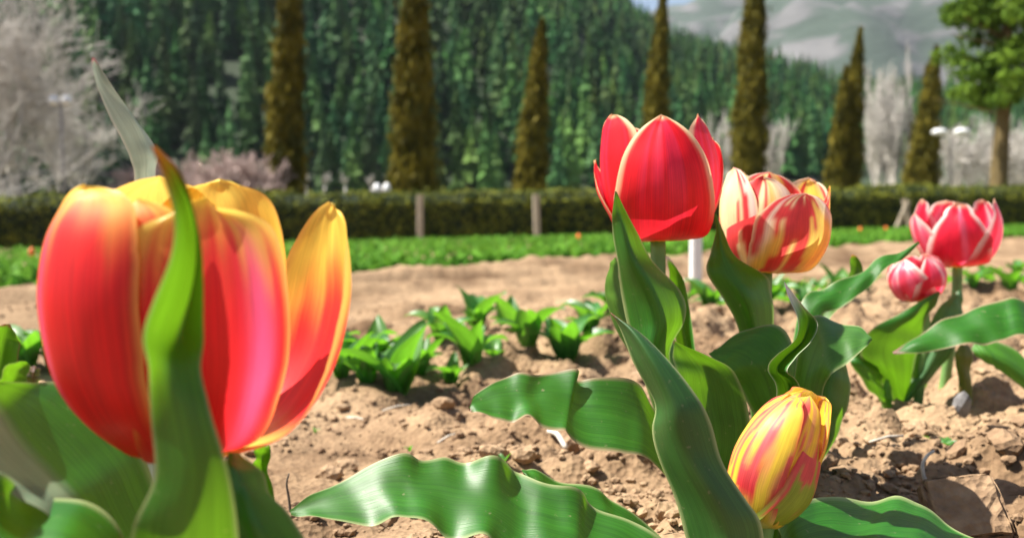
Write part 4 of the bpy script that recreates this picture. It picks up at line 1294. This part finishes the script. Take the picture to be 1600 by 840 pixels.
# ---------------- the pink tulips on the right
E = plant(1470, 632, .82, 'pink-red tulip with white-edged petals, higher of the pair on the right', G)
stem(E, [(1470, 640, .82), (1482, 560, .81), (1494, 470, .80), (1496, 414, .80)], .0046, .0042)
flower(E, 1496, 417, .80, -2, 0, [
    dict(az=170, prof=[(6, 0), (42, 14), (60, 46), (60, 80), (50, 104)], W=54, k=1.0, tipw=.5, ruffle=.04),
    dict(az=-140, prof=[(6, 0), (42, 14), (60, 46), (58, 82), (50, 108)], W=52, k=1.0, tipw=.5, ruffle=.04),
    dict(az=110, prof=[(6, 0), (42, 14), (60, 46), (62, 78), (56, 102)], W=50, k=1.0, tipw=.4, ruffle=.04),
    dict(az=-88, prof=[(6, 0), (42, 14), (60, 42), (67, 68), (66, 88)], W=46, k=.9, ruffle=.03),
    dict(az=52, prof=[(6, 0), (44, 10), (62, 40), (64, 72), (54, 102)], W=56, k=.95, tipw=.5, ruffle=.03),
    dict(az=-22, prof=[(6, 0), (44, 10), (62, 40), (62, 70), (48, 100)], W=52, k=.95, tipw=.45, ruffle=.04, crease=.05),
], col_pink, ph=36)
Fp = plant(1432, 640, .79, 'smaller pink tulip nodding low below its taller pink neighbour on the right', G)
stem(Fp, [(1432, 648, .79), (1440, 580, .78), (1446, 510, .775), (1440, 464, .77)], .0042, .0038)
flower(Fp, 1440, 468, .77, -12, 0, [
    dict(az=170, prof=[(5, 0), (28, 10), (40, 34), (36, 56), (24, 68)], W=40, k=1.0, tipw=.4, ruffle=.03),
    dict(az=-120, prof=[(5, 0), (28, 10), (41, 34), (38, 56), (24, 66)], W=40, k=1.0, tipw=.4, ruffle=.03),
    dict(az=110, prof=[(5, 0), (28, 10), (42, 34), (38, 56), (26, 67)], W=40, k=1.0, tipw=.4, ruffle=.03),
    dict(az=-55, prof=[(5, 0), (30, 8), (43, 32), (40, 54), (22, 70)], W=44, k=.95, ruffle=.03),
    dict(az=25, prof=[(5, 0), (30, 8), (43, 30), (38, 52), (24, 68)], W=42, k=.95, ruffle=.03),
], col_pink, ph=26)
leaf(E, [(1405, 645, 1418, 648, .80, .80, .795), (1378, 600, 1424, 606, .775, .785, .77), (1346, 562, 1430, 552, .755, .77, .75), (1354, 520, 1442, 518, .745, .765, .745), (1408, 488, 1454, 488, .745, .755, .745), (1466, 454, 1470, 457, .75, .75, .75)],
     51, wave=.0020, freq=2.4)
leaf(E, [(1426, 645, 1438, 645, .80, .80, .795), (1424, 595, 1446, 604, .785, .79, .78), (1406, 552, 1452, 562, .78, .785, .775), (1440, 520, 1478, 535, .78, .785, .775), (1478, 498, 1484, 504, .78, .78, .78)], 53, wave=.0015, base=np.array((.05, .17, .02)))
leaf(Fp, [(1386, 646, 1396, 648, .785, .785, .78), (1364, 614, 1390, 622, .765, .775, .762), (1334, 577, 1374, 584, .755, .768, .752), (1328, 550, 1352, 548, .755, .762, .752), (1336, 528, 1341, 527, .757, .757, .757)], 55, wave=.0016)
leaf(Fp, [(1379, 650, 1393, 650, .775, .775, .77), (1377, 618, 1394, 618, .768, .77, .765), (1384, 590, 1389, 591, .767, .767, .767)], 57, wave=.0004, base=np.array((.08, .24, .02)))
leaf(Fp, [(1400, 640, 1410, 640, .79, .79, .785), (1440, 560, 1470, 575, .78, .775, .77), (1455, 500, 1500, 520, .775, .77, .768), (1480, 468, 1505, 480, .775, .773, .77), (1500, 452, 1503, 455, .775, .775, .775)], 58, wave=.0012, pale=.2)
leaf(Dp, [(1224, 805, 1236, 808, .54, .538, .54), (1240, 590, 1262, 606, .59, .585, .59), (1275, 480, 1295, 500, .61, .605, .61), (1318, 446, 1338, 462, .618, .615, .618), (1328, 420, 1348, 424, .62, .62, .623), (1328, 404, 1342, 404, .62, .62, .622), (1331, 398, 1334, 398, .62, .62, .62)],
     67, wave=.0004, base=np.array((.06, .14, .02)), tip=(.60, .20, .03), tipat=.80)

# ---------------- leaves reaching in from the right edge
Gp = plant(1690, 690, .68, 'flowerless tulip reaching a long wavy leaf in from the right edge', G)
leaf(Gp, [(1690, 690, 1700, 700, .68, .68, .675), (1672, 540, 1685, 600, .665, .65, .652), (1606, 476, 1606, 528, .66, .635, .645), (1567, 471, 1565, 532, .66, .632, .643), (1521, 479, 1528, 537, .658, .632, .642), (1476, 502, 1484, 543, .655, .634, .642), (1431, 524, 1438, 550, .65, .637, .641), (1394, 550, 1397, 553, .645, .644, .644)],
     61, wave=.0026, freq=3, rimc=np.array((.42, .28, .18)), tip=(.25, .10, .10), tipat=.92)
leaf(Gp, [(1685, 690, 1700, 700, .69, .69, .692), (1600, 560, 1640, 640, .72, .71, .71), (1540, 530, 1570, 585, .725, .715, .715), (1524, 535, 1548, 570, .725, .718, .718), (1518, 545, 1524, 555, .724, .722, .722)], 63, wave=.0012, base=np.array((.06, .20, .02)))
leaf(Gp, [(1690, 700, 1700, 705, .69, .69, .692), (1520, 660, 1540, 680, .76, .755, .755), (1497, 590, 1518, 590, .765, .765, .76), (1492, 555, 1520, 552, .765, .765, .76), (1500, 538, 1512, 538, .765, .765, .763)], 65, wave=.0006, base=np.array((.10, .05, .02)))


# ------------------------------------------------------------------ small things on the soil
def soil_pt(px, py, up=0.0):
    p = on_ground(px, py, .012)
    for _ in range(6):
        p = on_ground(px, py, float(soil_z(p[0], p[1])))
    p[2] = float(soil_z(p[0], p[1])) + up
    return p


p = soil_pt(1508, 822)
o = link('earth_clod', box_mesh('earth_clod', (.037, .036, .016), M_CLOD, .0025, 3, .0010, 4)); o.location = p + np.array((0, .004, .010)); o.rotation_euler = (.80, -.10, -.10)
tag(o, 'pale square-edged block of dry earth at the lower right', 'clod')
p = soil_pt(1447, 762)
P = spline(np.array([p + np.array(q) for q in ((.004, 0, -.003), (-.001, 0, .006), (-.0015, .001, .014), (.002, .002, .019), (.006, .003, .021))]), 16)
o = link('dry_root', tube_mesh('dry_root', P - p, np.linspace(.0012, .0009, 16), M_STRAW, 7)); o.location = p
tag(o, 'curled white dry root beside the square earth block', 'root')
for i, (a_, b_, lb) in enumerate([((806, 668), (900, 700), 'long pale straw lying on the soil under the long leaf'), ((858, 690), (885, 722), 'short pale straw lying below the longer straw')]):
    p0 = soil_pt(*a_, .004); p1 = soil_pt(*b_, .004)
    P = spline(np.array([p0, (p0 + p1) / 2 + np.array((0, 0, .004)), p1]), 10)
    o = link('dry_straw', tube_mesh('dry_straw', P - p0, np.full(10, .0028 - .0008 * i), M_STRAW, 6)); o.location = p0
    tag(o, lb, 'straw')
strw = [(700, 690, 60, 'thin straw bit on the soil above the lowest leaf'), (560, 660, 150, 'thin straw bit on the soil right of the big tulip'), (1385, 700, 20, 'thin straw bit on the crumbly soil right of the bud'),
        (1545, 690, 120, 'thin straw bit on the soil beside the tiny weed'), (1320, 745, 80, 'thin straw bit in front of the dark leaf right of the bud'), (620, 640, 35, 'thin straw bit on the soil below the young tulip row')]
for px, py, ang_, lb in strw:
    p = soil_pt(px, py, .003); d_ = np.array((math.cos(R(ang_)), math.sin(R(ang_)), .05)) * .014
    o = link('straw_bit', tube_mesh('straw_bit', np.array((-d_, d_ * .1 + (0, 0, .0015), d_)), np.full(3, .0008), M_STRAW, 5)); o.location = p
    tag(o, lb, 'straw', 'thin straw bits on the soil')
p = soil_pt(452, 800)
o = link('twig', tube_mesh('twig', spline(np.array([(.001, 0, -.004), (.0, 0, .008), (-.001, 0, .016), (.0005, 0, .022)]), 10), np.linspace(.0009, .0005, 10), M_CONIFBARK, 6))
o.location = p; tag(o, 'tiny dark twig sticking up at the tip of the lowest leaf', 'twig')
p = soil_pt(1474, 702)
w = empty('weed', p); tag(w, 'tiny pale green weed above the square earth block', 'weed')
for j in range(7):
    l = link('leaf', yl[j % 10], w); l.scale = (.018, .018, .016); l.rotation_euler = (0, .5, j * .9 + .2); l.location = (0, 0, .002)
for i, (px, py, sc, lb) in enumerate([(786, 722, .010, 'tiny green seedling on the bare soil above the lowest leaf'), (640, 706, .007, 'tiny seedling on the bare soil behind the lowest leaf'), (492, 676, .007, 'tiny seedling close to the big tulip on the bare soil')]):
    p = soil_pt(px, py); w = empty('seedling', p); tag(w, lb, 'seedling')
    for j in range(3):
        l = link('leaf', yl[(j + i) % 10], w); l.scale = (sc, sc, sc); l.rotation_euler = (0, 0, j * 2.1 + i)
p = soil_pt(1502, 640)
o = link('grey_stone', mesh('grey_stone', *[rocks[3][0] * np.array((.009, .006, .017)), rocks[3][1]], False, mat=plain('grey_stone', (.16, .15, .15), .8, .3, 90, .3, .001))); o.location = p + np.array((0, 0, .010)); o.rotation_euler = (0, .25, .4)
tag(o, 'upright grey stone in the shaded hollow under the right-edge leaf', 'stone')

# ------------------------------------------------------------------ air between the garden and the mountain
hm, hnt, hout = newmat('thin_haze')
pv = nd(hnt, 'ShaderNodeVolumePrincipled')
pv.inputs['Color'].default_value = (.78, .86, 1.0, 1)
pv.inputs['Density'].default_value = .00010
pv.inputs['Anisotropy'].default_value = .2
hnt.links.new(pv.outputs[0], hout.inputs['Volume'])
X0, X1, Y0, Y1, Z0, Z1 = -3000, 3000, -60, 2500, -60, 900
V = [(x_, y_, z_) for z_ in (Z0, Z1) for y_ in (Y0, Y1) for x_ in (X0, X1)]
Fc = [(0, 2, 3, 1), (4, 5, 7, 6), (0, 1, 5, 4), (2, 6, 7, 3), (0, 4, 6, 2), (1, 3, 7, 5)]
o = link('haze', mesh('haze', V, Fc, False, mat=hm))
tag(o, 'thin pale haze in the valley air', 'haze', kind='stuff')
